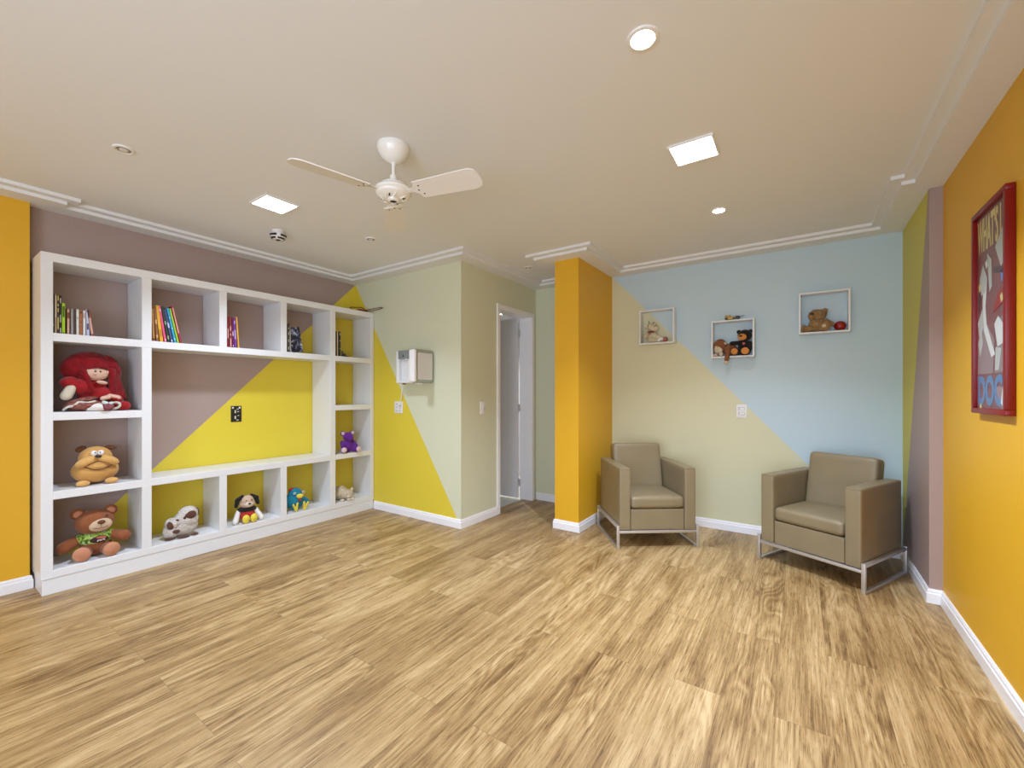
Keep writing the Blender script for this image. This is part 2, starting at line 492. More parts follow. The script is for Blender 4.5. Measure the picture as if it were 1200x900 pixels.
dl(bm, XH, XH + 0.013, D0 - 0.04, D1 + 0.04, DZ - 0.006, DZ + 0.035)
finish('door_casing', bm, m_trimw, door, 0)
bm = bmesh.new(); dl(bm, -3.45, -2.818, 4.235, 4.27, 0.022, DZ - 0.012)
leaf = finish('door_leaf', bm, m_door, door, 0)
for z in (0.205, 1.1, 1.995):
    bm = bmesh.new()
    lathe(bm, [(0.008, -0.045), (0.008, 0.045)], 12, Matrix.Translation((-2.806 - XH, 4.262 - (D0 + D1) / 2, z)))
    dl(bm, -2.82, -2.80, 4.264, 4.276, z - 0.04, z + 0.04, 0)
    finish('hinge', bm, m_chrome, leaf, 30)
# small bathroom seen through the door
bx0, bx1, by0, by1, bz = -4.5, -2.772, 3.17, 5.6, 2.40
bm = bmesh.new(); box(bm, bx0 - 0.1, bx1 - 0.003, by0 - 0.02, by1 + 0.1, -0.08, -0.004); struct('floor_bathroom', bm, m_tile)
bm = bmesh.new(); box(bm, bx0 - 0.1, bx1, by0 - 0.02, by1 + 0.1, bz, bz + 0.05); struct('ceiling_bathroom', bm, m_bath)
bm = bmesh.new(); box(bm, bx0 - 0.1, bx0, by0 - 0.02, by1 + 0.1, 0, bz); struct('wall_bathroom_left', bm, m_bath)
bm = bmesh.new(); box(bm, bx0, bx1, by1, by1 + 0.1, 0, bz); struct('wall_bathroom_end', bm, m_bath)
bm = bmesh.new(); box(bm, bx0, bx1, by0 - 0.02, by0, 0, bz); struct('wall_bathroom_near', bm, m_bath)
bm = bmesh.new(); box(bm, bx1 - 0.0, bx1 + 0.1, YB + 0.125, by1 + 0.1, 0, bz); struct('wall_bathroom_right', bm, m_bath)

# ------------------------------------------------------------------ ceiling fittings
m_led = emit_mat('led_diffuser', (0.93, 0.97, 1.0), PANEL_EMIT)
m_lamp = emit_mat('downlight_lens', (1.0, 0.97, 0.90), SPOT_EMIT)
def panel(x, y, label, k=1.0):
    t = thing('ceiling_panel_light', label, 'ceiling light', (x, y, HT2), group='square panel lights on the ceiling')
    bm = bmesh.new()
    h = 0.112; w = 0.100
    for (x0, x1, y0, y1) in ((-h, h, -h, -w), (-h, h, w, h), (-h, -w, -w, w), (w, h, -w, w)):
        box(bm, x0, x1, y0, y1, -0.012, 0, 0.002, 1)
    finish('frame', bm, m_plastic, t, 30)
    bm = bmesh.new(); box(bm, -w, w, -w, w, -0.009, -0.001); finish('diffuser', bm, m_led, t, 0)
    l = area_light('panel_lamp', (x, y, HT2 - 0.014), (0, 0, 0), 0.19, 0.19, PANEL_WATTS * k, PANEL_COLOR)
    l.data.spread = PANEL_SPREAD
panel(-2.960, 1.471, 'lit square panel light above the white bookcase, left of the ceiling fan', 0.64)
panel(-0.472, 2.401, 'lit square panel light right of the ceiling fan, between the two lit downlights', 1.08)
panel(-2.960, -1.0, 'added square fill panel behind the camera on the bookcase side', 0.6)  # unseen extra panel, added to brighten the room
panel(-0.472, -0.9, 'added square fill panel behind the camera on the poster side', 0.25)  # second unseen panel, added as weak fill
def downlight(x, y, z, label, lit, r=0.046, watts=3.0, group='round recessed downlights'):
    t = thing('recessed_downlight', label, 'downlight', (x, y, z), group=group)
    bm = bmesh.new()
    lathe(bm, [(r * 0.72, -0.001), (r * 0.72, -0.005), (r * 0.8, -0.008), (r, -0.006), (r * 1.04, 0.0)], 28)
    finish('trim_ring', bm, m_plastic, t, 30)
    bm = bmesh.new(); lathe(bm, [(r * 0.73, -0.0045), (r * 0.5, -0.0055), (0, -0.006)], 24)
    finish('lens', bm, m_lamp if lit else mat('unlit_lens', (0.26, 0.23, 0.16), 0.25), t, 40)
    if lit:
        l = area_light('downlight_lamp', (x, y, z - 0.012), (0, 0, 0), r * 1.3, r * 1.3, watts, (1.0, 0.97, 0.95))
        l.data.spread = math.radians(110)
    if not lit:
        bm = bmesh.new(); lathe(bm, [(r * 0.35, -0.009), (r * 0.42, -0.0058), (0.0, -0.0058)], 16); finish('bulb', bm, mat('bulb_glass', (0.72, 0.70, 0.62), 0.15), t, 40)
downlight(-0.477, 1.542, HT2, 'lit round downlight nearest the camera at the top of the photo', True, 0.055)
downlight(-0.482, 3.286, HT2, 'lit round downlight nearest the blue wall', True, 0.050)
downlight(-2.961, 0.693, HT2, 'unlit round downlight at far left near the orange wall', False, 0.045)
downlight(-2.974, 2.261, HT2, 'unlit round downlight between the ceiling fan and the green wall', False, 0.045)
downlight(-2.312, 3.678, HT2, 'unlit round downlight in the hall ceiling beside the orange pillar', False, 0.045)
downlight(-3.487, 4.857, bz, 'lit round downlight glimpsed through the open door', True, 0.045, 16.0)

t = thing('smoke_detector', 'white ceiling smoke detector with black slots beside the square panel light', 'smoke detector', (-3.433, 1.733, HT2))
bm = bmesh.new(); lathe(bm, [(0.046, 0), (0.046, -0.012), (0.040, -0.016), (0.036, -0.03)], 28); finish('base', bm, m_plastic, t, 35)
bm = bmesh.new(); lathe(bm, [(0.036, -0.028), (0.056, -0.030), (0.060, -0.040), (0.056, -0.058), (0.036, -0.072), (0.0, -0.074)], 32); finish('body', bm, m_plastic, t, 35)
def vent(a0_, span, r0, r1, z0, z1):
    """thin dark slot hugging the detector body between two rims"""
    bm = bmesh.new(); rows = []
    for q in range(11):
        a = a0_ + q / 10 * span; c, s_ = math.cos(a), math.sin(a)
        rows.append([bm.verts.new((r * c, r * s_, z)) for r, z in ((r0, z0), (r1, z1), (r1 + 0.0015, z1 - 0.0010), (r0 + 0.0018, z0 - 0.0006))])
    for p, q in zip(rows[:-1], rows[1:]):
        for i in range(4): bm.faces.new((p[i], p[(i + 1) % 4], q[(i + 1) % 4], q[i]))
    bm.faces.new(rows[0]); bm.faces.new(rows[-1])
    finish('vent_slot', bm, m_black, t, 35)
for k in range(4):
    vent(k * PI / 2 - 1.75, 1.10, 0.0590, 0.0585, -0.036, -0.052)
    vent(k * PI / 2 - 2.1, 1.25, 0.0520, 0.0400, -0.0612, -0.0702)
E_('sensor_eye', m_black, t, ((0, 0, -0.073), (0.018, 0.018, 0.006)))

# ------------------------------------------------------------------ ceiling fan
FX, FY = -1.765, 1.483
fan = thing('ceiling_fan', 'white three-bladed ceiling fan hanging on a short rod', 'ceiling fan', (FX, FY, HT2))
z_ = lambda z: z - HT2
bm = bmesh.new()
lathe(bm, [(0.082, 0), (0.084, -0.006), (0.082, -0.02), (0.074, -0.042), (0.058, -0.064), (0.036, -0.080), (0.016, -0.087), (0.0, -0.088)], 36)
finish('canopy', bm, m_fanwhite, fan, 50)
bm = bmesh.new(); lathe(bm, [(0.0085, -0.07), (0.0085, z_(2.372))], 18)
lathe(bm, [(0.014, -0.083), (0.014, -0.094), (0.009, -0.096)], 18); finish('down_rod', bm, m_fanwhite, fan, 40)
bm = bmesh.new(); lathe(bm, [(0.017, z_(2.410)), (0.019, z_(2.405)), (0.020, z_(2.38)), (0.025, z_(2.366))], 22); finish('coupling', bm, m_fanwhite, fan, 40)
bm = bmesh.new()
lathe(bm, [(0.02, z_(2.372)), (0.060, z_(2.366)), (0.068, z_(2.358)), (0.070, z_(2.350)), (0.084, z_(2.345)), (0.094, z_(2.336)), (0.095, z_(2.322)),
           (0.088, z_(2.318)), (0.086, z_(2.306)), (0.066, z_(2.292)), (0.034, z_(2.288)), (0.030, z_(2.279)), (0.018, z_(2.275)), (0.018, z_(2.279)), (0, z_(2.280))], 40)
motor = finish('motor_housing', bm, m_fanwhite, fan, 30)
bm = bmesh.new(); lathe(bm, [(0.017, z_(2.277)), (0, z_(2.276))], 20); finish('hub_hole', bm, m_dark, motor, 30)
for k in range(8):
    a = k * PI / 4 + 0.2
    bm = bmesh.new()
    M = Matrix.Translation((math.cos(a) * 0.057, math.sin(a) * 0.057, z_(2.2895))) @ rot_m(0, 0.55, 0) if False else Matrix.Translation((0, 0, 0)) @ rot_m(0, 0, a) @ Matrix.Translation((0.060, 0, z_(2.2895))) @ rot_m(0, -0.55, 0.5)
    box(bm, -0.017, 0.017, -0.0035, 0.0035, -0.0035, 0.0035, 0.001, 1, M)
    finish('cooling_rib', bm, m_fanwhite, motor, 30)
    if k % 2 == 0:
        bm = bmesh.new(); M2 = rot_m(0, 0, a + 0.35) @ Matrix.Translation((0.060, 0, z_(2.2915))) @ rot_m(0, -0.55, 0.5)
        box(bm, -0.012, 0.012, -0.003, 0.003, -0.0022, 0.0022, 0, 1, M2); finish('cooling_slot', bm, m_dark, motor, 0)
BZ = z_(2.312); PITCH = math.radians(-13)
for a in (math.radians(13), math.radians(-104), math.radians(138)):
    R = rot_m(0, 0, a)
    Mp = R @ Matrix.Translation((0, 0, BZ)) @ rot_m(PITCH, 0, 0)
    bm = bmesh.new()
    # paddle outline with a rounded tip
    out = [(0.150, -0.058), (0.46, -0.068)]
    for q in range(7):
        an = -PI / 2 + q * PI / 6
        out.append((0.478 + 0.026 * math.cos(an), 0.060 * math.sin(an)))
    out += [(0.46, 0.068), (0.150, 0.058)]
    prism(bm, out, -0.003, 0.003, Mp)
    bl = finish('blade', bm, m_blade, fan, 30)
    bm = bmesh.new()
    prism(bm, [(0.075, -0.014), (0.12, -0.012), (0.145, -0.040), (0.185, -0.040), (0.190, -0.020), (0.165, 0.0), (0.190, 0.020), (0.185, 0.040), (0.145, 0.040), (0.12, 0.012), (0.075, 0.014)], 0.003, 0.0065, Mp)
    finish('blade_iron', bm, m_fanwhite, bl, 30)
    for (sx_, sy_) in ((0.172, -0.03), (0.172, 0.03), (0.158, 0.0)):
        bm = bmesh.new(); lathe(bm, [(0.0038, -0.0045), (0.0038, -0.003), (0.0, -0.005)] if False else [(0.0042, -0.003), (0.0036, -0.0052), (0, -0.0056)], 10, Mp @ Matrix.Translation((sx_, sy_, 0)))
        finish('screw', bm, m_dark, bl, 30)

# ------------------------------------------------------------------ bookcase
XBF, XBB = -3.920, -4.246
SX = [(0.525, 0.579), (1.017, 1.073), (1.510, 1.564), (2.003, 2.058), (2.495, 2.552), (2.980, 3.020)]
SZ = {'plinth': (0, 0.100), 'bottom': (0.101, 0.150), 'bench': (0.597, 0.648), 'mid': (1.100, 1.152), 'upper': (1.605, 1.657), 'top': (2.108, 2.163)}
bc = thing('bookcase', 'large white open bookcase covering the mauve and yellow wall', 'bookcase', ((XBF + XBB) / 2, 1.772, 0))
def bb(name, y0, y1, z0, z1, xf=XBF, xb=XBB):
    cx, cy = (XBF + XBB) / 2, 1.772
    return finish(name, B(xb - cx, xf - cx, y0 - cy, y1 - cy, z0, z1, bev=0.0015, seg=1), m_white, bc, 30)
bb('plinth', SX[0][0] + 0.006, SX[5][1] - 0.006, *SZ['plinth'], xf=XBF - 0.004)
bb('bottom_board', SX[0][0], SX[5][1], *SZ['bottom'])
bb('top_board', SX[0][0], SX[5][1], *SZ['top'])
bb('long_shelf', SX[0][1], SX[5][0], *SZ['upper'])
bb('long_shelf', SX[0][1], SX[5][0], *SZ['bench'])
bb('short_shelf', SX[0][1], SX[1][0], *SZ['mid'])
bb('short_shelf', SX[4][1], SX[5][0], *SZ['mid'])
for y in (SX[0], SX[5]): bb('side_panel', *y, SZ['bottom'][1], SZ['top'][0])
for y in (SX[1], SX[4]):
    for z in ((SZ['bottom'][1], SZ['bench'][0]), (SZ['bench'][1], SZ['upper'][0]), (SZ['upper'][1], SZ['top'][0])): bb('divider', *y, *z)
for y in (SX[2], SX[3]):
    for z in ((SZ['bottom'][1], SZ['bench'][0]), (SZ['upper'][1], SZ['top'][0])): bb('divider', *y, *z)
Z_BOT, Z_BENCH, Z_MID, Z_UP, Z_TOP = 0.150, 0.648, 1.152, 1.657, 2.163

# ------------------------------------------------------------------ books
m_pages = mat('book_pages', (0.62, 0.56, 0.44), 0.8, vary=0.1, vscale=200)
def cover_mat(name, color, dark=False):
    return mat(name, color, 0.35, vary=0.10, vscale=25)
def book(y, th, h, depth, color, label, group, cname, z=Z_UP, lean=0.0, xs=-3.965, band=None, cat='book'):
    """upright book, spine facing the room; lean tilts its top towards the wall's near end"""
    t = thing('book', label, cat, (xs, y, z), group=group, rot=(lean, 0, 0))
    mc = cover_mat(cname, color)
    bm = bmesh.new()
    box(bm, -depth, 0, -th / 2, -th / 2 + 0.0016, 0, h, 0.0004, 1)
    box(bm, -depth, 0, th / 2 - 0.0016, th / 2, 0, h, 0.0004, 1)
    box(bm, -0.0022, 0.0, -th / 2, th / 2, 0, h, 0.0006, 1)
    nf = len(bm.faces)
    if band:
        for (a, b2) in band[1]:
            box(bm, -0.001, 0.0006, -th * 0.30, th * 0.30, h * a, h * b2)
    o = finish('cover', bm, mc, t, 30)
    if band:
        o.data.materials.append(mat('print_' + cname, band[0], 0.5))
        for p in o.data.polygons[nf:]: p.material_index = 1
    finish('pages', B(-depth + 0.003, -0.003, -th / 2 + 0.0018, th / 2 - 0.0018, 0.003, h - 0.003), m_pages, t, 0)
    return t
marks = [(0.06, 0.10), (0.30, 0.36), (0.38, 0.42), (0.44, 0.52), (0.55, 0.60), (0.80, 0.86)]
g1 = 'books in the top left compartment'
P_ = 'in the top left compartment'
book(0.5865, 0.0075, 0.254, 0.18, (0.02, 0.017, 0.015), 'thin black book against the side panel, leftmost ' + P_, g1, 'black_cover', band=((0.5, 0.4, 0.3), [(0.2, 0.24), (0.7, 0.72)]))
book(0.5972, 0.0100, 0.256, 0.18, (0.45, 0.34, 0.25), 'tall beige-spined book beside the thin black one ' + P_, g1, 'beige_cover', band=((0.75, 0.68, 0.6), [(0.42, 0.95)]))
book(0.6075, 0.0090, 0.255, 0.18, (0.07, 0.055, 0.03), 'tall dark book with yellow and white spine print ' + P_, g1, 'dark_cover', band=((0.65, 0.55, 0.16), [(0.12, 0.42), (0.55, 0.65), (0.7, 0.76), (0.84, 0.97)]))
book(0.6180, 0.0100, 0.250, 0.18, (0.022, 0.02, 0.02), 'tall black book just left of the lime green book', g1, 'black_cover2', band=((0.4, 0.38, 0.35), [(0.04, 0.16), (0.3, 0.5), (0.8, 0.93)]))
book(0.6320, 0.0150, 0.203, 0.15, (0.36, 0.58, 0.03), 'lime green book ' + P_, g1, 'lime_cover', band=((0.05, 0.12, 0.01), [(0.55, 0.9), (0.03, 0.06)]))
book(0.6535, 0.0150, 0.172, 0.12, (0.16, 0.055, 0.03), 'short brown book right of the lime green book', g1, 'brown_cover', band=((0.55, 0.35, 0.26), [(0.05, 0.62), (0.85, 0.97)]))
book(0.6715, 0.0140, 0.172, 0.12, (0.28, 0.265, 0.26), 'short grey book ' + P_, g1, 'grey_cover')
book(0.6842, 0.0090, 0.172, 0.12, (0.08, 0.045, 0.04), 'short dark brown book between the grey and the white books', g1, 'dark_brown_cover')
book(0.6970, 0.0130, 0.172, 0.12, (0.66, 0.67, 0.60), 'short plain white book left of the orange brown book', g1, 'white_cover', band=((0.3, 0.3, 0.25), [(0.66, 0.70)]))
book(0.7125, 0.0155, 0.172, 0.12, (0.36, 0.14, 0.06), 'short orange brown book between two white books', g1, 'orange_brown_cover', band=((0.12, 0.04, 0.02), [(0.5, 0.53), (0.85, 0.93)]))
book(0.7288, 0.0130, 0.169, 0.12, (0.70, 0.68, 0.66), 'short white book right of the orange brown book', g1, 'white_cover2', band=((0.45, 0.3, 0.25), [(0.7, 0.9)]))
book(0.7470, 0.0150, 0.178, 0.12, (0.52, 0.53, 0.68), 'short pale lilac book left of the leaning reddish brown book', g1, 'lilac_cover', lean=0.02, band=((0.06, 0.06, 0.15), [(0.25, 0.48), (0.9, 0.98)]))
book(0.7690, 0.0165, 0.180, 0.12, (0.25, 0.085, 0.06), 'short reddish brown book leaning at the right end, beside the lilac book', g1, 'reddish_cover', lean=0.11, band=((0.62, 0.36, 0.3), [(0.1, 0.7)]))
g2 = 'colourful books in the second compartment of the top row'
P_ = 'in the row of colourful leaning books'
def lbook(y0, ytop, th, h, color, label, cname, band=None):
    lean = math.asin(max(-0.4, min(0.4, (y0 - ytop) / h)))
    book(y0, th, h, 0.17, color, label, g2, cname, lean=lean, band=band)
lbook(1.0985, 1.0890, 0.017, 0.268, (0.22, 0.075, 0.02), 'brown book at the left end ' + P_, 'rust_cover', band=((0.5, 0.25, 0.06), [(0.1, 0.9)]))
lbook(1.1200, 1.1040, 0.015, 0.266, (0.30, 0.13, 0.05), 'brown spotted book second from the left ' + P_, 'tan_cover', band=((0.7, 0.45, 0.25), [(0.12, 0.2), (0.5, 0.62)]))
lbook(1.1450, 1.1160, 0.019, 0.274, (0.80, 0.44, 0.04), 'golden yellow book ' + P_, 'golden_cover', band=((0.5, 0.22, 0.02), [(0.15, 0.35)]))
lbook(1.1690, 1.1300, 0.014, 0.274, (0.80, 0.10, 0.24), 'hot pink book ' + P_, 'pink_cover', band=((0.9, 0.5, 0.55), [(0.05, 0.1), (0.85, 0.92)]))
lbook(1.1900, 1.1470, 0.014, 0.272, (0.03, 0.06, 0.03), 'dark green book between the pink and navy books', 'dark_green_cover', band=((0.3, 0.4, 0.2), [(0.1, 0.2), (0.5, 0.6)]))
lbook(1.2100, 1.1640, 0.015, 0.256, (0.06, 0.08, 0.22), 'navy blue book left of the light blue book', 'navy_cover', band=((0.55, 0.55, 0.75), [(0.04, 0.1), (0.45, 0.6)]))
lbook(1.2300, 1.1800, 0.013, 0.268, (0.04, 0.40, 0.62), 'light blue book ' + P_, 'cyan_cover', band=((0.35, 0.65, 0.8), [(0.1, 0.15), (0.4, 0.45), (0.7, 0.75)]))
lbook(1.2480, 1.1950, 0.012, 0.266, (0.35, 0.58, 0.04), 'light green book right of the light blue book', 'light_green_cover')
lbook(1.2650, 1.2090, 0.013, 0.288, (0.36, 0.03, 0.06), 'dark red book with pink spine, rightmost of the colourful leaning books', 'dark_red_cover', band=((0.75, 0.35, 0.25), [(0.28, 0.95)]))
g3 = 'red and purple books in the third compartment of the top row'
book(1.5900, 0.0120, 0.258, 0.17, (0.30, 0.03, 0.035), 'dark red book against the divider, left of the purple book', g3, 'wine_cover', band=((0.75, 0.45, 0.4), [(0.3, 0.62)]))
book(1.6110, 0.0185, 0.260, 0.17, (0.27, 0.05, 0.05), 'thicker maroon patterned book left of the purple book', g3, 'maroon_cover', lean=0.015, band=((0.65, 0.3, 0.3), [(0.04, 0.3), (0.4, 0.45), (0.55, 0.7)]))
book(1.6305, 0.0120, 0.253, 0.17, (0.16, 0.02, 0.10), 'thin plum book touching the purple book', g3, 'plum_cover', lean=0.025, band=((0.7, 0.55, 0.65), [(0.05, 0.09), (0.4, 0.55)]))
book(1.6490, 0.0170, 0.256, 0.17, (0.19, 0.05, 0.34), 'purple book ' + 'second from the right beside the yellow book', g3, 'purple_cover', lean=0.045, band=((0.5, 0.35, 0.65), [(0.3, 0.6), (0.8, 0.9)]))
book(1.6720, 0.0120, 0.266, 0.17, (0.80, 0.42, 0.07), 'yellow orange book leaning beside the purple book', g3, 'amber_cover', lean=0.065)
g4 = 'dark books in the fourth compartment of the top row'
book(2.0980, 0.0150, 0.272, 0.16, (0.08, 0.075, 0.06), 'dark speckled book left of the black picture book', g4, 'speckled_cover', band=((0.45, 0.42, 0.33), [(0.1, 0.2), (0.35, 0.45), (0.6, 0.7), (0.8, 0.85)]))
book(2.1150, 0.0120, 0.235, 0.16, (0.20, 0.19, 0.17), 'grey paper-edged book behind the black picture book', g4, 'ash_cover', lean=0.02, band=((0.5, 0.47, 0.4), [(0.05, 0.9)]))
# picture book turned so that its cover shows
def art_cover():
    m, nt, b = new_mat('black_white_cover_art')
    N = nt.nodes.new; L = nt.links.new
    tc = N('ShaderNodeTexCoord'); n = N('ShaderNodeTexNoise'); n.inputs['Scale'].default_value = 19; n.inputs['Detail'].default_value = 4; n.inputs['Distortion'].default_value = 1.2
    L(tc.outputs['Object'], n.inputs['Vector'])
    r = N('ShaderNodeValToRGB'); r.color_ramp.interpolation = 'EASE'
    e = r.color_ramp.elements
    e[0].position = 0.0; e[0].color = (0.012, 0.012, 0.016, 1); e[1].position = 1.0; e[1].color = (0.7, 0.72, 0.78, 1)
    k = e.new(0.50); k.color = (0.015, 0.015, 0.02, 1); k = e.new(0.57); k.color = (0.16, 0.18, 0.34, 1); k = e.new(0.66); k.color = (0.62, 0.64, 0.70, 1)
    L(n.outputs['Fac'], r.inputs['Fac']); L(r.outputs['Color'], b.inputs['Base Color']); b.inputs['Roughness'].default_value = 0.3
    return m
t = thing('book', 'black picture book with white and blue cover art, leaning and facing the room', 'book', (-3.990, 2.190, Z_UP + 0.0105), group=g4, rot=(0.17, 0, 0.0))
finish('cover', B(-0.0005, 0.0015, -0.062, 0.062, 0, 0.238, bev=0.0005, seg=1), art_cover(), t, 30)
t2 = finish('pages', B(-0.008, -0.0005, -0.060, 0.060, 0.002, 0.236), m_pages, t, 0)
g5 = 'books in the top right compartment'
book(2.6040, 0.0160, 0.262, 0.16, (0.22, 0.13, 0.06), 'brown book with cream spine against the divider, top right compartment', g5, 'umber_cover', band=((0.7, 0.6, 0.4), [(0.02, 0.98)]))
book(2.6310, 0.0190, 0.260, 0.16, (0.03, 0.025, 0.02), 'black book with speckled spine in the top right compartment', g5, 'jet_cover', band=((0.4, 0.35, 0.25), [(0.85, 0.95), (0.6, 0.66), (0.3, 0.34)]))
t = thing('toy_figure', 'small black toy lying on the shelf beside the black book, top right compartment', 'toy', (-3.955, 2.668, Z_UP))
E_('body', m_black, t, ((0.0, 0.0, 0.012), (0.014, 0.030, 0.012)), ((0.0, 0.012, 0.022), (0.011, 0.014, 0.012)))
E_('head', mat('toy_charcoal', (0.05, 0.045, 0.035), 0.5), t, ((0, -0.014, 0.036), (0.010, 0.012, 0.016)), ((0, -0.018, 0.052), (0.005, 0.01, 0.008)))
C_('limb', m_black, t, ((0, 0.02, 0.008), (0.004, 0.055, 0.006), 0.007, 0.004))
t = thing('paper_scrap', 'scraps of white paper lying flat on the shelf in the top left compartment', 'paper', (-3.945, 0.845, Z_UP))
finish('sheet', B(-0.012, 0.012, -0.045, -0.005, 0, 0.002), m_plastic, t, 0)
finish('sheet', B(-0.010, 0.012, 0.006, 0.060, 0, 0.0015, M=rot_m(0, 0, 0.1)), m_steel, t, 0)

# ------------------------------------------------------------------ plush toys (local frame: front is -Y, up is Z)
plush = (220, 0.5, 0.004)
def pm(name, c, vary=0.10, bump=plush, rough=0.9): return mat(name, c, rough, bump=bump, vary=vary, vscale=30, sheen=0.15, spec=0.2)
FACE_X = PI / 2
p_red = pm('doll_hair_red', (0.20, 0.004, 0.007), 0.3)
p_redcloth = pm('doll_cloth_red', (0.30, 0.010, 0.013), 0.15)
p_skin = pm('doll_skin', (0.66, 0.42, 0.31), 0.04)
p_cream = pm('doll_cream', (0.60, 0.52, 0.40), 0.06)
p_skirt = mat('doll_skirt_print', (0.22, 0.07, 0.05), 0.9, vary=0.6, vscale=55, bump=plush)
p_white = pm('plush_white', (0.78, 0.74, 0.70), 0.05)
p_lace = pm('doll_lace', (0.62, 0.62, 0.52), 0.2)

# --- rag doll
t = thing('rag_doll', 'red-haired rag doll in a red dress sitting on the second shelf of the left column', 'doll', (-4.045, 0.795, Z_MID), FACE_X + 0.05)
E_('body', p_redcloth, t, ((0.00, 0.02, 0.13), (0.085, 0.065, 0.115)), ((0.03, -0.02, 0.115), (0.07, 0.05, 0.05)))
head = E_('head', p_skin, t, ((0.00, -0.005, 0.260), (0.074, 0.058, 0.056)), ((0.055, -0.010, 0.268), (0.034, 0.035, 0.022)), n=26)
bm = bmesh.new()
ell(bm, (-0.010, 0.035, 0.318), (0.130, 0.080, 0.090), (0, 0.10, 0), n=26, fuzz=0.004, fscale=30)
ell(bm, (-0.090, 0.025, 0.296), (0.075, 0.065, 0.085), (0, 0.5, 0), fuzz=0.004, fscale=30)
ell(bm, (0.085, 0.030, 0.300), (0.058, 0.060, 0.095), (0, -0.35, 0), fuzz=0.004, fscale=30)
hair = finish('hair', bm, p_red, head, 60)
bm = bmesh.new()      # fringe over the forehead, strand by strand
for k in range(13):
    f = k / 12 - 0.5
    capsule(bm, (f * 0.05, -0.036, 0.352), (f * 0.135, -0.060 + 0.10 * f * f, 0.302 - 0.030 * abs(f)), 0.012, 0.007, n=8)
finish('fringe', bm, p_red, head, 60)
bm = bmesh.new()      # long locks falling on both shoulders
for k in range(9):
    s = k / 8
    capsule(bm, (0.078 + 0.02 * s, -0.035 + 0.03 * s, 0.280), (0.075 + 0.085 * s, -0.050 + 0.05 * s, 0.100 - 0.03 * abs(s - 0.6)), 0.020, 0.012, n=8)
for k in range(6):
    s = k / 5
    capsule(bm, (-0.066 - 0.01 * s, -0.035 + 0.03 * s, 0.275), (-0.022 - 0.04 * s, -0.068 + 0.02 * s, 0.135), 0.018, 0.010, n=8)
finish('hair_lock', bm, p_red, head, 60)
E_('eye', m_black, head, ((-0.012, -0.062, 0.272), (0.0055, 0.003, 0.006)))
E_('eye', m_black, head, ((0.014, -0.062, 0.270), (0.0055, 0.003, 0.006)))
T_('mouth', m_black, head, ([(-0.020, -0.060, 0.250), (-0.013, -0.0615, 0.245), (-0.004, -0.061, 0.250)], 0.0012))
T_('eyebrow', m_black, head, ([(-0.014, -0.062, 0.286), (-0.011, -0.0625, 0.288), (-0.006, -0.062, 0.287)], 0.001), ([(0.010, -0.062, 0.285), (0.016, -0.062, 0.287), (0.021, -0.061, 0.284)], 0.001))
E_('collar', p_skin, t, ((0.024, -0.052, 0.196), (0.030, 0.020, 0.013), (0, 0.2, 0)))
bm = bmesh.new(); ell(bm, (-0.115, -0.01, 0.185), (0.062, 0.055, 0.045), (0, 0.35, 0), fuzz=0.006, fscale=22); ell(bm, (-0.075, -0.02, 0.165), (0.045, 0.05, 0.055), (0, -0.4, 0)); finish('sleeve', bm, p_redcloth, t, 60)
bm = bmesh.new(); ell(bm, (0.095, -0.02, 0.085), (0.050, 0.055, 0.035), (0, 0.4, 0), fuzz=0.005, fscale=22); finish('sleeve', bm, p_redcloth, t, 60)
C_('arm', p_cream, t, ((-0.120, -0.035, 0.165), (-0.150, -0.050, 0.105), 0.026, 0.030))
C_('arm', p_skin, t, ((0.050, -0.075, 0.095), (0.020, -0.085, 0.085), 0.016, 0.015), ((0.060, -0.060, 0.105), (0.105, -0.060, 0.090), 0.014, 0.018))
bm = bmesh.new()
ell(bm, (-0.05, -0.03, 0.040), (0.110, 0.085, 0.040), (0, 0, 0), n=26, fuzz=0.010, fscale=28)
ell(bm, (-0.07, -0.05, 0.075), (0.075, 0.045, 0.018), (0, -0.22, 0), fuzz=0.006, fscale=30)
skirt = finish('skirt', bm, p_skirt, t, 60)
T_('lace_trim', p_lace, skirt, ([(-0.165, -0.055, 0.010), (-0.15, -0.075, 0.030), (-0.12, -0.085, 0.040), (-0.10, -0.09, 0.062), (-0.06, -0.095, 0.058), (-0.02, -0.095, 0.068)], 0.007))
C_('leg', p_white, t, ((-0.05, -0.075, 0.028), (0.005, -0.115, 0.028), 0.027, 0.026))
C_('leg', p_redcloth, t, ((0.05, -0.05, 0.035), (0.125, -0.075, 0.032), 0.028, 0.034))
bm = bmesh.new(); ell(bm, (0.035, -0.125, 0.032), (0.034, 0.030, 0.031), (0, 0.2, 0.2)); finish('shoe', bm, mat('doll_shoe', (0.24, 0.06, 0.08), 0.8, vary=0.5, vscale=60), t, 60)
E_('shoe_bow', mat('doll_bow', (0.50, 0.62, 0.58), 0.8), t, ((0.020, -0.138, 0.055), (0.022, 0.010, 0.012), (0, 0.6, 0)), ((0.045, -0.140, 0.052), (0.018, 0.010, 0.010), (0, -0.5, 0)))
bm = bmesh.new(); ell(bm, (0.130, -0.095, 0.034), (0.036, 0.036, 0.033), (0, 0, 0.1)); finish('shoe', bm, p_redcloth, t, 60)
T_('hem_lace', p_lace, t, ([(0.060, -0.108, 0.012), (0.088, -0.120, 0.022), (0.100, -0.122, 0.044), (0.085, -0.112, 0.058), (0.062, -0.10, 0.052)], 0.008))

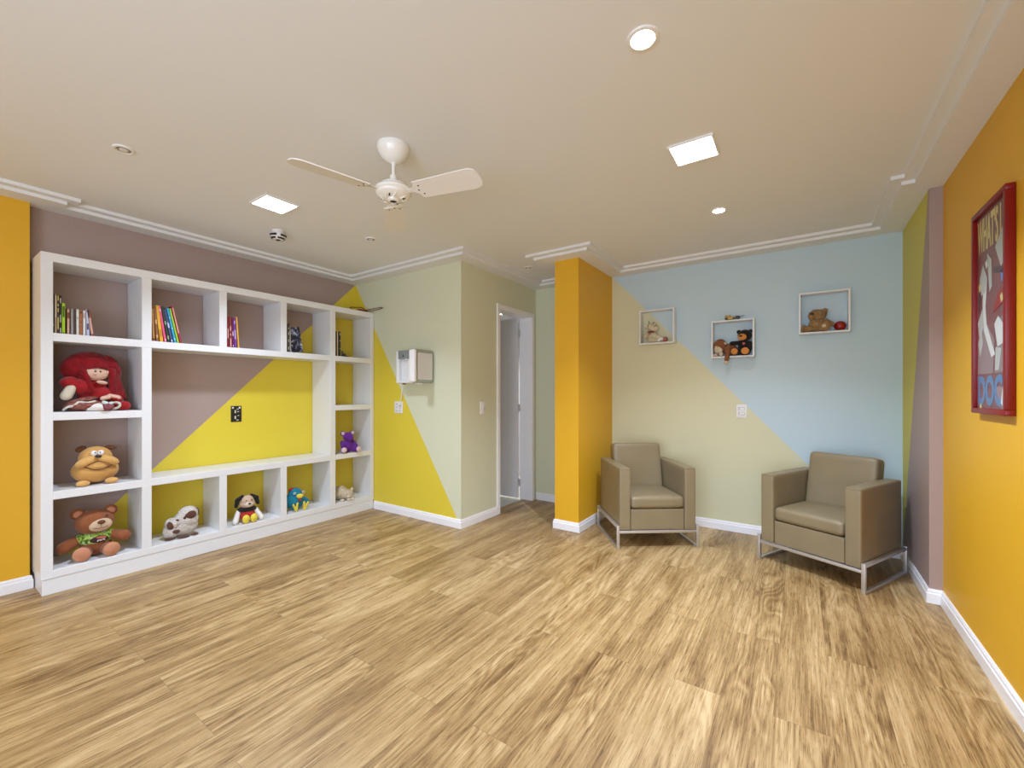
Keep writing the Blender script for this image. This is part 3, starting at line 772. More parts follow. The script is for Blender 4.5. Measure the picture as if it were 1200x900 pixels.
# --- jowly bulldog toy
p_gold = pm('bulldog_gold', (0.56, 0.30, 0.085), 0.06)
p_gold2 = pm('bulldog_light', (0.62, 0.35, 0.11), 0.05)
p_dbrown = pm('bulldog_ear', (0.13, 0.05, 0.02), 0.1)
t = thing('plush_bulldog', 'golden plush bulldog with drooping jowls on the left column shelf', 'plush toy', (-4.06, 0.802, Z_BENCH), FACE_X - 0.06)
E_('body', p_gold, t, ((0, 0.01, 0.092), (0.122, 0.105, 0.088)), ((-0.015, -0.02, 0.080), (0.100, 0.085, 0.070)), n=28)
head = E_('head', p_gold, t, ((0.0, 0.0, 0.175), (0.088, 0.078, 0.082)), n=28)
for s, tilt in ((-1, -0.42), (1, 0.42)):
    E_('jowl', p_gold2, head, ((s * 0.050, -0.070, 0.163), (0.066, 0.036, 0.031), (0, -tilt * -1.0, 0)), n=22)
E_('chin', p_gold2, head, ((0.0, -0.072, 0.128), (0.056, 0.030, 0.030)), n=22)
T_('mouth', p_dbrown, head, ([(-0.070, -0.086, 0.133), (-0.035, -0.102, 0.112), (0.0, -0.106, 0.105), (0.035, -0.102, 0.110), (0.072, -0.086, 0.130)], 0.0035),
   ([(-0.060, -0.094, 0.138), (-0.03, -0.103, 0.152), (0.0, -0.106, 0.160), (0.03, -0.103, 0.152), (0.060, -0.094, 0.138)], 0.0022))
E_('nose', m_black, head, ((0.0, -0.103, 0.196), (0.018, 0.012, 0.010)))
for s in (-1, 1):
    e = E_('eye', mat('eye_white', (0.75, 0.73, 0.70), 0.3), head, ((s * 0.017 + 0.0, -0.074, 0.216), (0.017, 0.010, 0.018)))
    E_('pupil', m_black, e, ((s * 0.012, -0.083, 0.221), (0.004, 0.0025, 0.004)))
E_('ear', p_dbrown, head, ((-0.072, 0.01, 0.243), (0.030, 0.014, 0.020), (0, -0.45, 0)))
E_('ear', p_dbrown, head, ((0.078, 0.01, 0.240), (0.034, 0.014, 0.016), (0, 0.15, 0)))
E_('paw', p_gold2, t, ((-0.072, -0.085, 0.020), (0.036, 0.030, 0.020), (0, 0, 0.25)))
E_('paw', p_gold2, t, ((0.070, -0.085, 0.021), (0.036, 0.030, 0.020), (0, 0, -0.2)))

# --- teddy in a printed T-shirt
p_tb = pm('teddy_brown', (0.26, 0.085, 0.032), 0.08)
p_tl = pm('teddy_pad', (0.52, 0.23, 0.13), 0.06)
p_muz = pm('teddy_muzzle', (0.58, 0.42, 0.28), 0.05)
def shirt_mat():
    m, nt, b = new_mat('leafy_shirt_print')
    N = nt.nodes.new; L = nt.links.new
    tc = N('ShaderNodeTexCoord'); n = N('ShaderNodeTexNoise'); n.inputs['Scale'].default_value = 38; n.inputs['Detail'].default_value = 3; n.inputs['Distortion'].default_value = 1.5
    L(tc.outputs['Object'], n.inputs['Vector'])
    r = N('ShaderNodeValToRGB'); e = r.color_ramp.elements
    e[0].position = 0.38; e[0].color = (0.05, 0.11, 0.015, 1); e[1].position = 0.66; e[1].color = (0.62, 0.68, 0.55, 1)
    k = e.new(0.46); k.color = (0.30, 0.46, 0.06, 1); k = e.new(0.56); k.color = (0.36, 0.55, 0.08, 1)
    L(n.outputs['Fac'], r.inputs['Fac']); L(r.outputs['Color'], b.inputs['Base Color']); b.inputs['Roughness'].default_value = 0.9
    return m
m_shirt = shirt_mat()
t = thing('teddy_bear', 'brown teddy bear in a green printed T-shirt in the bottom left compartment', 'teddy bear', (-4.050, 0.800, Z_BOT), FACE_X - 0.13)
E_('body', p_tb, t, ((0, 0.01, 0.075), (0.082, 0.068, 0.075)), n=24)
bm = bmesh.new(); ell(bm, (0, 0.008, 0.118), (0.088, 0.072, 0.052), n=26)
for s in (-1, 1): ell(bm, (s * 0.078, 0.0, 0.128), (0.034, 0.040, 0.034), (0, s * 0.35, 0), n=18)
bm2 = bm
shirt = finish('t_shirt', bm, m_shirt, t, 60)
bm = bmesh.new(); ell(bm, (0.012, -0.050, 0.118), (0.050, 0.020, 0.024)); badge = finish('shirt_badge', bm, mat('badge_maroon', (0.045, 0.012, 0.012), 0.8), shirt, 60)
bm = bmesh.new(); ell(bm, (0.024, -0.058, 0.130), (0.028, 0.013, 0.009), (0, 0.1, 0)); finish('badge_roof', bm, mat('badge_orange', (0.55, 0.13, 0.07), 0.8), badge, 60)
text_mesh('badge_lettering', 'park', mat('badge_white', (0.75, 0.68, 0.68), 0.8), badge, Matrix.Translation((0.004, -0.0715, 0.106)) @ rot_m(PI / 2, 0, 0.10), 0.042, 0.018, 0.0006, 0.01)
head = E_('head', p_tb, t, ((-0.005, -0.012, 0.238), (0.102, 0.080, 0.083)), n=28)
mz = E_('muzzle', p_muz, head, ((0.018, -0.070, 0.222), (0.062, 0.036, 0.046)), n=24)
E_('nose', p_dbrown, mz, ((0.022, -0.105, 0.245), (0.020, 0.012, 0.014)))
T_('mouth', p_dbrown, mz, ([(0.021, -0.106, 0.232), (0.021, -0.107, 0.212)], 0.0016), ([(-0.026, -0.088, 0.222), (-0.012, -0.100, 0.208), (0.021, -0.106, 0.205), (0.052, -0.098, 0.212), (0.066, -0.084, 0.228)], 0.0018), sub=5)
E_('eye', m_black, head, ((0.052, -0.078, 0.280), (0.008, 0.005, 0.006)))
for s in (-1, 1):
    e = E_('ear', p_tb, head, ((s * 0.083 - 0.005, 0.005, 0.300), (0.038, 0.020, 0.036), (0, s * 0.5, 0)))
    E_('inner_ear', p_tl, e, ((s * 0.082 - 0.005, -0.010, 0.300), (0.024, 0.010, 0.022), (0, s * 0.5, 0)))
C_('arm', p_tb, t, ((-0.085, 0.0, 0.128), (-0.150, -0.035, 0.098), 0.032, 0.040))
C_('arm', p_tb, t, ((0.085, -0.01, 0.128), (0.142, -0.035, 0.112), 0.032, 0.040))
for s in (-1, 1):
    lg = C_('leg', p_tb, t, ((s * 0.050, -0.02, 0.045), (s * 0.068, -0.085, 0.047), 0.040, 0.044))
    E_('foot_pad', p_tl, lg, ((s * 0.072, -0.110, 0.050), (0.046, 0.022, 0.048), (0.1, 0, s * 0.2)), n=22)

# --- woolly sheep with a lamb at its side
p_wool = pm('sheep_wool', (0.72, 0.65, 0.58), 0.12, (110, 1.0, 0.02))
p_sb = pm('sheep_brown', (0.105, 0.045, 0.025), 0.1)
t = thing('plush_sheep', 'white woolly plush sheep with brown face, second compartment of the bottom row', 'plush toy', (-4.030, 1.285, Z_BOT), FACE_X - 0.05)
E_('body', p_wool, t, ((0.012, 0.01, 0.082), (0.102, 0.075, 0.078)), ((0.030, -0.005, 0.125), (0.080, 0.066, 0.075)), n=40, fuzz=0.004, fscale=90)
head = E_('head', p_wool, t, ((0.042, -0.010, 0.172), (0.066, 0.058, 0.058)), n=36, fuzz=0.003, fscale=90)
E_('face', p_sb, head, ((0.046, -0.054, 0.166), (0.040, 0.022, 0.034), (0, -0.35, 0)))
E_('snout', p_sb, head, ((0.012, -0.056, 0.150), (0.016, 0.012, 0.014)))
E_('nose', m_black, head, ((0.008, -0.066, 0.155), (0.006, 0.004, 0.004)))
E_('ear', p_sb, head, ((0.103, -0.01, 0.178), (0.014, 0.012, 0.030), (0, -0.25, 0)))
lamb = E_('lamb', p_wool, t, ((-0.072, -0.02, 0.062), (0.046, 0.048, 0.058)), ((-0.060, -0.025, 0.118), (0.050, 0.044, 0.044)), n=36, fuzz=0.004, fscale=90)
E_('lamb_face', p_sb, lamb, ((-0.080, -0.052, 0.110), (0.022, 0.022, 0.034), (0, -0.2, 0)))
E_('lamb_ear', p_sb, lamb, ((-0.040, -0.050, 0.142), (0.016, 0.010, 0.009), (0, 0.2, 0)))
E_('lamb_paw', p_sb, lamb, ((-0.048, -0.066, 0.060), (0.024, 0.014, 0.015), (0, 0.2, 0)))
E_('hoof', p_sb, t, ((-0.085, -0.045, 0.011), (0.030, 0.024, 0.011)))
E_('hoof', p_sb, t, ((0.0, -0.064, 0.009), (0.040, 0.022, 0.009)))
E_('hoof', p_sb, t, ((0.075, -0.050, 0.010), (0.026, 0.020, 0.010)))

# --- long-eared puppy doll
p_blk = pm('plush_black', (0.014, 0.012, 0.012), 0.2)
p_beige = pm('puppy_beige', (0.56, 0.40, 0.28), 0.05)
p_yel = pm('plush_yellow', (0.74, 0.60, 0.06), 0.05)
p_rd = pm('plush_red', (0.46, 0.03, 0.03), 0.06)
t = thing('puppy_doll', 'beige plush puppy with long black ears, red trousers and yellow feet, bottom row', 'plush toy', (-4.020, 1.760, Z_BOT), FACE_X - 0.12)
E_('body', p_rd, t, ((0.0, 0.0, 0.065), (0.062, 0.052, 0.062)), n=24)
E_('vest', p_blk, t, ((0.0, 0.0, 0.110), (0.076, 0.056, 0.026)), n=24)
head = E_('head', p_beige, t, ((0.0, -0.008, 0.182), (0.050, 0.046, 0.050)), ((0.0, -0.012, 0.156), (0.058, 0.046, 0.034)), n=26)
E_('muzzle', pm('puppy_muzzle', (0.66, 0.53, 0.42), 0.04), head, ((0.0, -0.050, 0.158), (0.034, 0.022, 0.022)), n=20)
E_('nose', m_black, head, ((0.0, -0.072, 0.168), (0.011, 0.007, 0.008)))
E_('eye', m_black, head, ((0.022, -0.050, 0.194), (0.005, 0.004, 0.005)))
E_('eye', m_black, head, ((-0.020, -0.051, 0.194), (0.005, 0.004, 0.005)))
for s in (-1, 1):      # long ears hanging from the top of the head
    bm = bmesh.new(); capsule(bm, (s * 0.036, 0.0, 0.222), (s * 0.074, -0.004, 0.196), 0.016, 0.020); capsule(bm, (s * 0.072, -0.004, 0.198), (s * 0.084, -0.008, 0.150), 0.020, 0.015)
    finish('ear', bm, p_blk, head, 60)
    bm = bmesh.new(); capsule(bm, (s * 0.068, -0.005, 0.095), (s * 0.100, -0.040, 0.024), 0.019, 0.023)
    finish('arm', bm, p_white, t, 60)
    E_('foot', p_yel, t, ((s * 0.030 + 0.004, -0.068, 0.038), (0.029, 0.026, 0.038), (0.15, 0, s * 0.15)), n=22)

# --- blue bird
p_teal = pm('bird_teal', (0.015, 0.20, 0.30), 0.08)
t = thing('plush_bird', 'teal blue plush bird with yellow beak and feet in the bottom row', 'plush toy', (-4.035, 2.200, Z_BOT), FACE_X - 0.05)
E_('body', p_teal, t, ((0.0, 0.01, 0.092), (0.085, 0.070, 0.092)), ((0.0, 0.005, 0.150), (0.064, 0.056, 0.062)), n=28)
E_('comb', p_rd, t, ((-0.042, 0.0, 0.206), (0.026, 0.014, 0.012), (0, -0.25, 0)))
E_('beak', p_yel, t, ((0.012, -0.066, 0.142), (0.034, 0.022, 0.020)), ((0.012, -0.064, 0.130), (0.028, 0.020, 0.012)), n=20)
E_('wattle', p_rd, t, ((0.008, -0.068, 0.104), (0.015, 0.010, 0.010)))
for s in (-1, 1):
    T_('eye', mat('eye_trim', (0.62, 0.60, 0.55), 0.8), t, ([(0.010 + s * 0.042 - 0.014, -0.054, 0.170), (0.010 + s * 0.042, -0.056, 0.180), (0.010 + s * 0.042 + 0.012, -0.053, 0.170)], 0.004), ([(0.010 + s * 0.042 - 0.012, -0.056, 0.164), (0.010 + s * 0.042 + 0.008, -0.056, 0.163)], 0.003))
E_('wing', p_teal, t, ((0.098, -0.005, 0.075), (0.046, 0.022, 0.024), (0, 0.75, 0)), n=18)
E_('wing', p_teal, t, ((-0.088, 0.0, 0.080), (0.028, 0.030, 0.046), (0, 0.2, 0)), n=18)
for s in (-1, 1):
    C_('foot', p_yel, t, ((s * 0.038 + 0.008, -0.080, 0.013), (s * 0.020 + 0.008 + s * 0.012, -0.092, 0.080), 0.012, 0.009), ((s * 0.040 + 0.008, -0.080, 0.015), (s * 0.070 + 0.008, -0.090, 0.072), 0.012, 0.009), n=10)

# --- small purple bear
p_pur = pm('purple_plush', (0.13, 0.022, 0.24), 0.1)
p_purl = pm('purple_pad', (0.66, 0.50, 0.52), 0.05)
t = thing('purple_bear', 'small purple plush bear with pale ears and soles in the right column', 'plush toy', (-4.000, 2.745, Z_BENCH), FACE_X - 0.20)
E_('body', p_pur, t, ((0, 0, 0.065), (0.062, 0.052, 0.068)), n=24)
head = E_('head', p_pur, t, ((0.0, -0.012, 0.165), (0.052, 0.046, 0.048)), n=24)
E_('muzzle', p_pur, head, ((0.012, -0.050, 0.152), (0.028, 0.024, 0.034)), n=20)
for s in (-1, 1):
    e = E_('ear', p_pur, head, ((s * 0.050, 0.0, 0.200), (0.026, 0.014, 0.026), (0, s * 0.4, 0)))
    E_('inner_ear', p_purl, e, ((s * 0.052, -0.010, 0.202), (0.018, 0.008, 0.019), (0, s * 0.4, 0)))
    lg = C_('leg', p_pur, t, ((s * 0.04, -0.02, 0.035), (s * 0.072, -0.075, 0.034), 0.030, 0.032))
    E_('foot_pad', p_purl, lg, ((s * 0.078, -0.098, 0.035), (0.028, 0.016, 0.028), (0, 0, s * 0.3)))
    C_('arm', p_pur, t, ((s * 0.055, -0.005, 0.105), (s * 0.070, -0.045, 0.070), 0.024, 0.022))

# --- cream cat lying down
p_cat = pm('cat_cream', (0.52, 0.44, 0.31), 0.05)
p_catl = pm('cat_pale', (0.64, 0.57, 0.45), 0.05)
t = thing('plush_cat', 'cream plush cat lying in the bottom right compartment', 'plush toy', (-4.020, 2.700, Z_BOT), FACE_X - 0.25)
E_('body', p_cat, t, ((-0.020, 0.03, 0.072), (0.082, 0.095, 0.070)), n=28)
head = E_('head', p_cat, t, ((0.025, -0.050, 0.062), (0.070, 0.055, 0.050)), n=26)
E_('muzzle', p_catl, head, ((0.032, -0.096, 0.045), (0.026, 0.014, 0.018)))
E_('nose', m_black, head, ((0.034, -0.110, 0.052), (0.005, 0.003, 0.004)))
E_('eye', m_black, head, ((0.008, -0.102, 0.068), (0.004, 0.003, 0.004)))
E_('eye', m_black, head, ((0.060, -0.094, 0.066), (0.004, 0.003, 0.004)))
E_('ear', p_catl, head, ((-0.018, -0.045, 0.108), (0.020, 0.012, 0.014), (0, 0.4, 0)))
E_('ear', p_catl, head, ((0.080, -0.045, 0.102), (0.014, 0.012, 0.022), (0, 0.35, 0)))
for x in (-0.035, 0.035, 0.070):
    E_('paw', p_catl, t, ((x, -0.090, 0.013), (0.022, 0.018, 0.013)))

# cable bundle on top of the bookcase
t = thing('cable_bundle', 'tangle of reddish brown cable lying on top of the bookcase at its right end', 'cable', (-4.06, 2.90, Z_TOP))
m_cable = mat('brown_cable', (0.11, 0.022, 0.012), 0.4)
bm = bmesh.new()
tube(bm, [(0.07, -0.06, 0.016), (0.09, -0.03, 0.012), (0.11, 0.02, 0.014), (0.12, 0.05, 0.012), (0.115, 0.015, 0.022), (0.09, -0.05, 0.020)], 0.007, sub=6)
finish('wrapped_strand', bm, mat('cable_red', (0.25, 0.045, 0.02), 0.4), t, 60)
T_('cable_loop', m_cable, t, ([(0.11, 0.045, 0.014), (0.10, 0.0, 0.045), (0.02, -0.02, 0.056), (-0.05, -0.04, 0.062), (-0.02, -0.07, 0.050), (0.05, -0.09, 0.020), (0.06, -0.13, 0.008), (0.03, -0.15, 0.006), (-0.02, -0.12, 0.010)], 0.0045))
T_('cable_loop', m_cable, t, ([(0.10, 0.03, 0.020), (0.18, 0.055, 0.030), (0.28, 0.070, 0.036), (0.34, 0.074, 0.034), (0.345, 0.066, 0.024), (0.28, 0.060, 0.015), (0.18, 0.04, 0.008), (0.11, 0.02, 0.012)], 0.004))

# ------------------------------------------------------------------ electrical plates
def plate(name, label, cat, loc, rotz, w, h, m=None):
    t = thing(name, label, cat, loc, rotz)
    finish('face_plate', B(-w / 2, w / 2, -0.008, 0, 0, h, bev=0.003, seg=2), m or m_plastic, t, 30)
    return t
# outlet on the alcove wall: six small holes
t = plate('wall_outlet', 'white square double outlet on the yellow paint under the water purifier', 'wall outlet', (-3.513, YG, 1.065), 0, 0.128, 0.124)
for cx in (-0.022, 0.022):
    for k, cz in enumerate((0.025, 0.062, 0.098)):
        if k == 1 and cx > 0:
            bm = bmesh.new()
            for (x0, x1, z0, z1) in ((-0.014, 0.014, 0.012, 0.0145), (-0.014, 0.014, -0.0145, -0.012), (0.0115, 0.014, -0.014, 0.014)):
                box(bm, cx + x0, cx + x1, -0.0095, -0.007, cz + z0, cz + z1)
            finish('socket_outline', bm, m_grey, t, 0)
            continue
        bm = bmesh.new(); box(bm, cx - 0.006, cx + 0.006, -0.0088, -0.007, cz - 0.004, cz + 0.004); finish('pin_hole', bm, m_dark, t, 0)
# switch on the hall wall
t = plate('light_switch', 'white light switch on the green hall wall beside the door', 'light switch', (XH, 3.354, 1.064), PI / 2, 0.088, 0.128)
finish('rocker', B(-0.014, 0.014, -0.013, -0.007, 0.044, 0.084, bev=0.002), m_white, t, 30)
finish('rocker_gap', B(0.016, 0.022, -0.0088, -0.007, 0.044, 0.066), m_dark, t, 0)
# outlet on the back wall
t = plate('wall_outlet', 'white two-socket outlet on the diagonal paint line between the armchairs', 'wall outlet', (-0.4525, YB, 1.048), 0, 0.086, 0.123)
for cz in (0.040, 0.084):
    bm = bmesh.new()
    for (x0, x1, z0, z1) in ((-0.024, 0.024, 0.012, 0.0145), (-0.012, 0.020, -0.0145, -0.012), (0.0215, 0.024, -0.012, 0.013), (-0.024, -0.018, -0.012, 0.013)):
        box(bm, x0, x1, -0.0092, -0.007, cz + z0, cz + z1)
    finish('socket_slot', bm, m_grey, t, 0)
# black uncovered outlet inside the bookcase
t = plate('wall_outlet', 'black outlet without cover plate on the yellow wall inside the bookcase', 'wall outlet', (XM, 1.770, 1.015), PI / 2, 0.088, 0.144, m_black)
for cx in (-0.030, 0.026):
    bm = bmesh.new(); lathe(bm, [(0.008, 0), (0.008, 0.004), (0, 0.005)], 14, Matrix.Translation((cx, -0.008, 0.128)) @ rot_m(PI / 2, 0, 0)); finish('screw', bm, m_plastic, t, 30)
for cz in (0.040, 0.092):
    bm = bmesh.new(); box(bm, -0.016, -0.003, -0.0125, -0.007, cz - 0.014, cz + 0.014, 0.003); finish('module_clip', bm, mat('clip_cream', (0.62, 0.58, 0.42), 0.4), t, 30)
for cx, cz, w in ((0.010, 0.115, 0.016), (0.008, 0.016, 0.018), (0.014, 0.092, 0.014), (0.016, 0.056, 0.012)):
    bm = bmesh.new(); box(bm, cx - w / 2, cx + w / 2, -0.012, -0.007, cz - 0.004, cz + 0.004, 0.001, 1); finish('contact', bm, mat('contact_metal', (0.6, 0.58, 0.5), 0.4), t, 30)

# ------------------------------------------------------------------ water purifier on the alcove wall
PX = -2.995
pur = thing('water_purifier', 'white and silver wall-mounted water purifier on the green wall', 'water purifier', (-3.18, YG, 1.372))
def pb(name, m, x0, x1, y0, y1, z0, z1, bev=0.004, seg=3, par=None):
    return finish(name, B(x0 + 3.18, x1 + 3.18, y0 - YG, y1 - YG, z0 - 1.372, z1 - 1.372, bev=bev, seg=seg), m, par or pur, 35)
pb('side_body', mat('polished_steel', (0.42, 0.42, 0.40), 0.16, metal=1.0), -3.062, PX, 2.775, 3.022, 1.372, 1.695, 0.022, 4)
pb('side_panel', mat('silver_side', (0.66, 0.63, 0.60), 0.45), PX - 0.006, PX + 0.003, 2.808, 2.996, 1.406, 1.660, 0.002, 1)
pb('front_bezel', m_plastic, -3.068, -2.993, 2.755, 2.800, 1.378, 1.690, 0.018, 4)
pb('dispenser_back', m_white, -3.375, -3.05, 2.905, 3.022, 1.375, 1.700, 0.010, 3)
pb('dispenser_rim', m_white, -3.378, -3.335, 2.865, 2.935, 1.378, 1.698, 0.014, 3)
pb('dispenser_base', m_white, -3.376, -3.05, 2.865, 2.935, 1.375, 1.400, 0.010, 3)
hd = pb('control_panel', m_grey, -3.338, -3.06, 2.862, 2.925, 1.618, 1.700, 0.004, 2)
bm = bmesh.new(); prism(bm, [(-0.016, 0.0), (-0.006, 0.004), (0.002, 0.030), (0.006, 0.006), (0.018, 0.0), (0.004, 0.010), (-0.002, 0.010)], 0, 0.0015, Matrix.Translation((-3.262 + 3.18, 2.862 - YG, 1.636 - 1.372)) @ rot_m(PI / 2, 0, 0))
finish('panel_mark', bm, m_black, hd, 0)
pb('spout', m_white, -3.25, -3.21, 2.872, 2.915, 1.600, 1.622, 0.005, 2)
pb('tap_column', m_plastic, -3.222, -3.155, 2.880, 2.915, 1.398, 1.620, 0.008, 3)
for x in (-3.048, -3.012): pb('foot', m_plastic, x - 0.012, x + 0.012, 2.83, 2.87, 1.362, 1.374, 0.003, 2)
for x in (-3.30,): pb('foot', m_dark, x - 0.01, x + 0.01, 2.89, 2.92, 1.364, 1.376, 0.002, 2)
cord = thing('power_cord', 'thin white cord hanging from the water purifier down to its outlet', 'cord', (-3.40, 2.99, 1.18))
T_('cord', m_plastic, cord, ([(0.060, -0.020, 0.197), (0.015, -0.012, 0.193), (-0.010, 0.0, 0.170), (-0.040, 0.012, 0.10), (-0.062, 0.018, 0.03), (-0.075, 0.020, -0.01)], 0.0045))
finish('plug', B(-0.092, -0.062, 0.004, 0.0265, -0.036, -0.006, bev=0.005, seg=2), m_plastic, cord, 40)

# ------------------------------------------------------------------ framed poster on the right wall
pos = thing('framed_poster', 'red-framed poster with yellow and blue lettering on the right orange wall', 'poster', (XR, 2.716, 1.176))
def mp(y, z, d): return Vector((-d, y - 2.716, z - 1.176))
PY0, PY1, PZ0, PZ1 = 2.512, 2.922, 1.180, 2.112
bm = bmesh.new()
fw, fd = 0.024, 0.032
for (y0, y1, z0, z1) in ((PY0, PY1, PZ0, PZ0 + fw), (PY0, PY1, PZ1 - fw, PZ1), (PY0, PY0 + fw, PZ0 + fw, PZ1 - fw), (PY1 - fw, PY1, PZ0 + fw, PZ1 - fw)):
    box(bm, -fd, -0.001, y0 - 2.716, y1 - 2.716, z0 - 1.176, z1 - 1.176, 0.003, 2)
finish('frame', bm, m_redlac, pos, 35)
m_print = mat('poster_maroon', (0.20, 0.075, 0.075), 0.4, vary=0.12, vscale=9, coat=0.1)
art = finish('print', B(-0.016, -0.004, PY0 + 0.018 - 2.716, PY1 - 0.018 - 2.716, PZ0 + 0.018 - 1.176, PZ1 - 0.018 - 1.176), m_print, pos, 0)
YL, YR = PY1 - fw, PY0 + fw          # left and right edges of the print as seen from the room
MW = lambda y, z, d=0.0165: Matrix.Translation(mp(y, z, d)) @ Matrix(((0, 0, -1, 0), (-1, 0, 0, 0), (0, 1, 0, 0), (0, 0, 0, 1)))
m_py = mat('poster_yellow', (0.60, 0.52, 0.20), 0.4, coat=0.1)
m_pb = mat('poster_blue', (0.10, 0.19, 0.34), 0.4, coat=0.1)
m_pg = mat('poster_grey', (0.42, 0.44, 0.40), 0.4, coat=0.1)
m_pl = mat('poster_light', (0.60, 0.62, 0.58), 0.4, coat=0.1)
m_pd = mat('poster_dark', (0.09, 0.05, 0.05), 0.4, coat=0.1)
m_pm = mat('poster_mauve', (0.27, 0.19, 0.19), 0.4, coat=0.1)
text_mesh('lettering', "WHAT'S UP", m_py, art, MW(YL - 0.006, 1.918), 0.352, 0.160, 0.0004, 0.025)
text_mesh('lettering', 'DOC?', m_pb, art, MW(YL - 0.014, 1.215), 0.335, 0.140, 0.0004, 0.05)
def shape(name, m, pts, k=0):
    bm = bmesh.new(); d = 0.0163 + 0.0004 * k
    prism(bm, [(x * (YL - YR), z) for x, z in pts], 0, 0.0004, MW(YL, 0.0, d) )
    # pts give fractions of the print width from its left edge and heights in metres
    return finish(name, bm, m, art, 0)
shape('printed_shape', m_pm, [(0.02, 1.36), (0.55, 1.36), (0.60, 1.50), (0.30, 1.60), (0.05, 1.52)], 0)
shape('printed_shape', m_pm, [(0.60, 1.36), (0.98, 1.36), (0.98, 1.62), (0.72, 1.58)], 0)
shape('printed_shape', m_pl, [(0.24, 1.80), (0.36, 1.79), (0.30, 1.66), (0.34, 1.58), (0.62, 1.44), (0.50, 1.43), (0.24, 1.56), (0.20, 1.68)], 1)
shape('printed_shape', m_pg, [(0.10, 1.80), (0.22, 1.86), (0.36, 1.79), (0.30, 1.73), (0.16, 1.72)], 2)
shape('printed_shape', m_pl, [(0.60, 1.57), (0.72, 1.60), (0.90, 1.55), (0.86, 1.48), (0.70, 1.47)], 2)
shape('printed_shape', m_pg, [(0.04, 1.50), (0.16, 1.56), (0.22, 1.50), (0.12, 1.44)], 2)
shape('printed_shape', m_pg, [(0.62, 1.90), (0.98, 2.00), (0.98, 1.84), (0.80, 1.80)], 1)
shape('printed_shape', m_pd, [(0.56, 1.82), (0.84, 1.80), (0.98, 1.78), (0.98, 1.765), (0.60, 1.79)], 3)
shape('printed_shape', mat('poster_bright_blue', (0.10, 0.20, 0.55), 0.4, coat=0.1), [(0.80, 1.775), (0.90, 1.79), (0.97, 1.76), (0.92, 1.73), (0.82, 1.74)], 3)
shape('printed_shape', mat('poster_red', (0.30, 0.02, 0.02), 0.4, coat=0.1), [(0.55, 1.62), (0.98, 1.66), (0.98, 1.72), (0.70, 1.70)], 1)
shape('printed_shape', m_pg, [(0.36, 1.90), (0.50, 1.86), (0.52, 1.74), (0.44, 1.72), (0.40, 1.80)], 1)
shape('printed_shape', m_pd, [(0.02, 1.72), (0.08, 1.76), (0.14, 1.70), (0.07, 1.64)], 2)
shape('printed_shape', m_pg, [(0.02, 1.60), (0.20, 1.66), (0.24, 1.58), (0.10, 1.52)], 1)
shape('printed_shape', m_pg, [(0.64, 1.47), (0.82, 1.46), (0.74, 1.37), (0.62, 1.37)], 2)
shape('printed_shape', m_pm, [(0.60, 1.30), (0.98, 1.30), (0.98, 1.20), (0.80, 1.21)], 0)
shape('printed_shape', m_pl, [(0.86, 1.30), (0.92, 1.31), (0.98, 1.24), (0.90, 1.215), (0.80, 1.23)], 3)
for (x, z) in ((0.30, 1.86), (0.06, 1.77), (0.78, 1.68), (0.86, 1.41), (0.10, 1.215)):
    shape('printed_shape', m_py if z != 1.86 else m_pl, [(x, z), (x + 0.06, z + 0.012), (x + 0.09, z - 0.02), (x + 0.03, z - 0.03)], 3)

# ------------------------------------------------------------------ wall box shelves
def box_shelf(x0, x1, z0, z1, label):
    cx = (x0 + x1) / 2; d = 0.100; th = 0.014
    t = thing('wall_box_shelf', label, 'wall shelf', (cx, YB, z0), group='square open box shelves on the blue and green wall')
    w = (x1 - x0) / 2; h = z1 - z0
    finish('bottom_board', B(-w, w, -d, -0.001, 0, th, bev=0.001, seg=1), m_white, t, 30)
    finish('top_board', B(-w, w, -d, -0.001, h - th, h, bev=0.001, seg=1), m_white, t, 30)
    for s in (-1, 1):
        a, b2 = sorted((s * w, s * (w - th)))
        finish('side_board', B(a, b2, -d, -0.001, th, h - th, bev=0.001, seg=1), m_white, t, 30)
    return z0 + th
zf1 = box_shelf(-1.363, -1.022, 1.767, 2.111, 'white square box shelf nearest the pillar, holding the beige plush cow')
zf2 = box_shelf(-0.692, -0.344, 1.599, 1.940, 'white square box shelf hung lowest, holding the monkey and black bear')
zf3 = box_shelf(-0.020, 0.321, 1.766, 2.109, 'white square box shelf nearest the right corner, holding the curly teddy')

# beige cow with pink foot
p_cow = pm('cow_beige', (0.50, 0.44, 0.30), 0.05)
p_cowl = pm('cow_light', (0.58, 0.52, 0.38), 0.05)
t = thing('plush_cow', 'beige plush cow with a pink hoof slumped in a box shelf', 'plush toy', (-1.245, 4.330, zf1), 0.25)
E_('body', p_cow, t, ((0.0, 0.0, 0.062), (0.056, 0.040, 0.062)), n=24)
head = E_('head', p_cow, t, ((-0.018, -0.005, 0.165), (0.036, 0.034, 0.036)), n=24)
E_('muzzle', p_cowl, head, ((0.012, -0.020, 0.148), (0.052, 0.032, 0.032), (0, 0.15, 0)), n=24)
E_('nostril', m_dark, head, ((0.022, -0.050, 0.156), (0.004, 0.003, 0.006)))
T_('horn', mat('horn_brown', (0.12, 0.09, 0.06), 0.6), head, ([(-0.030, 0, 0.196), (-0.034, 0, 0.212), (-0.028, 0, 0.224)], 0.004), ([(0.006, 0, 0.197), (0.014, 0, 0.206), (0.014, 0, 0.214)], 0.004))
E_('ear', p_cowl, head, ((-0.056, -0.005, 0.172), (0.022, 0.010, 0.016), (0, -0.3, 0)))
E_('ear', p_cowl, head, ((0.026, -0.0, 0.190), (0.018, 0.008, 0.011), (0, -0.3, 0)))
E_('eye', m_black, head, ((-0.040, -0.034, 0.168), (0.004, 0.003, 0.005)))
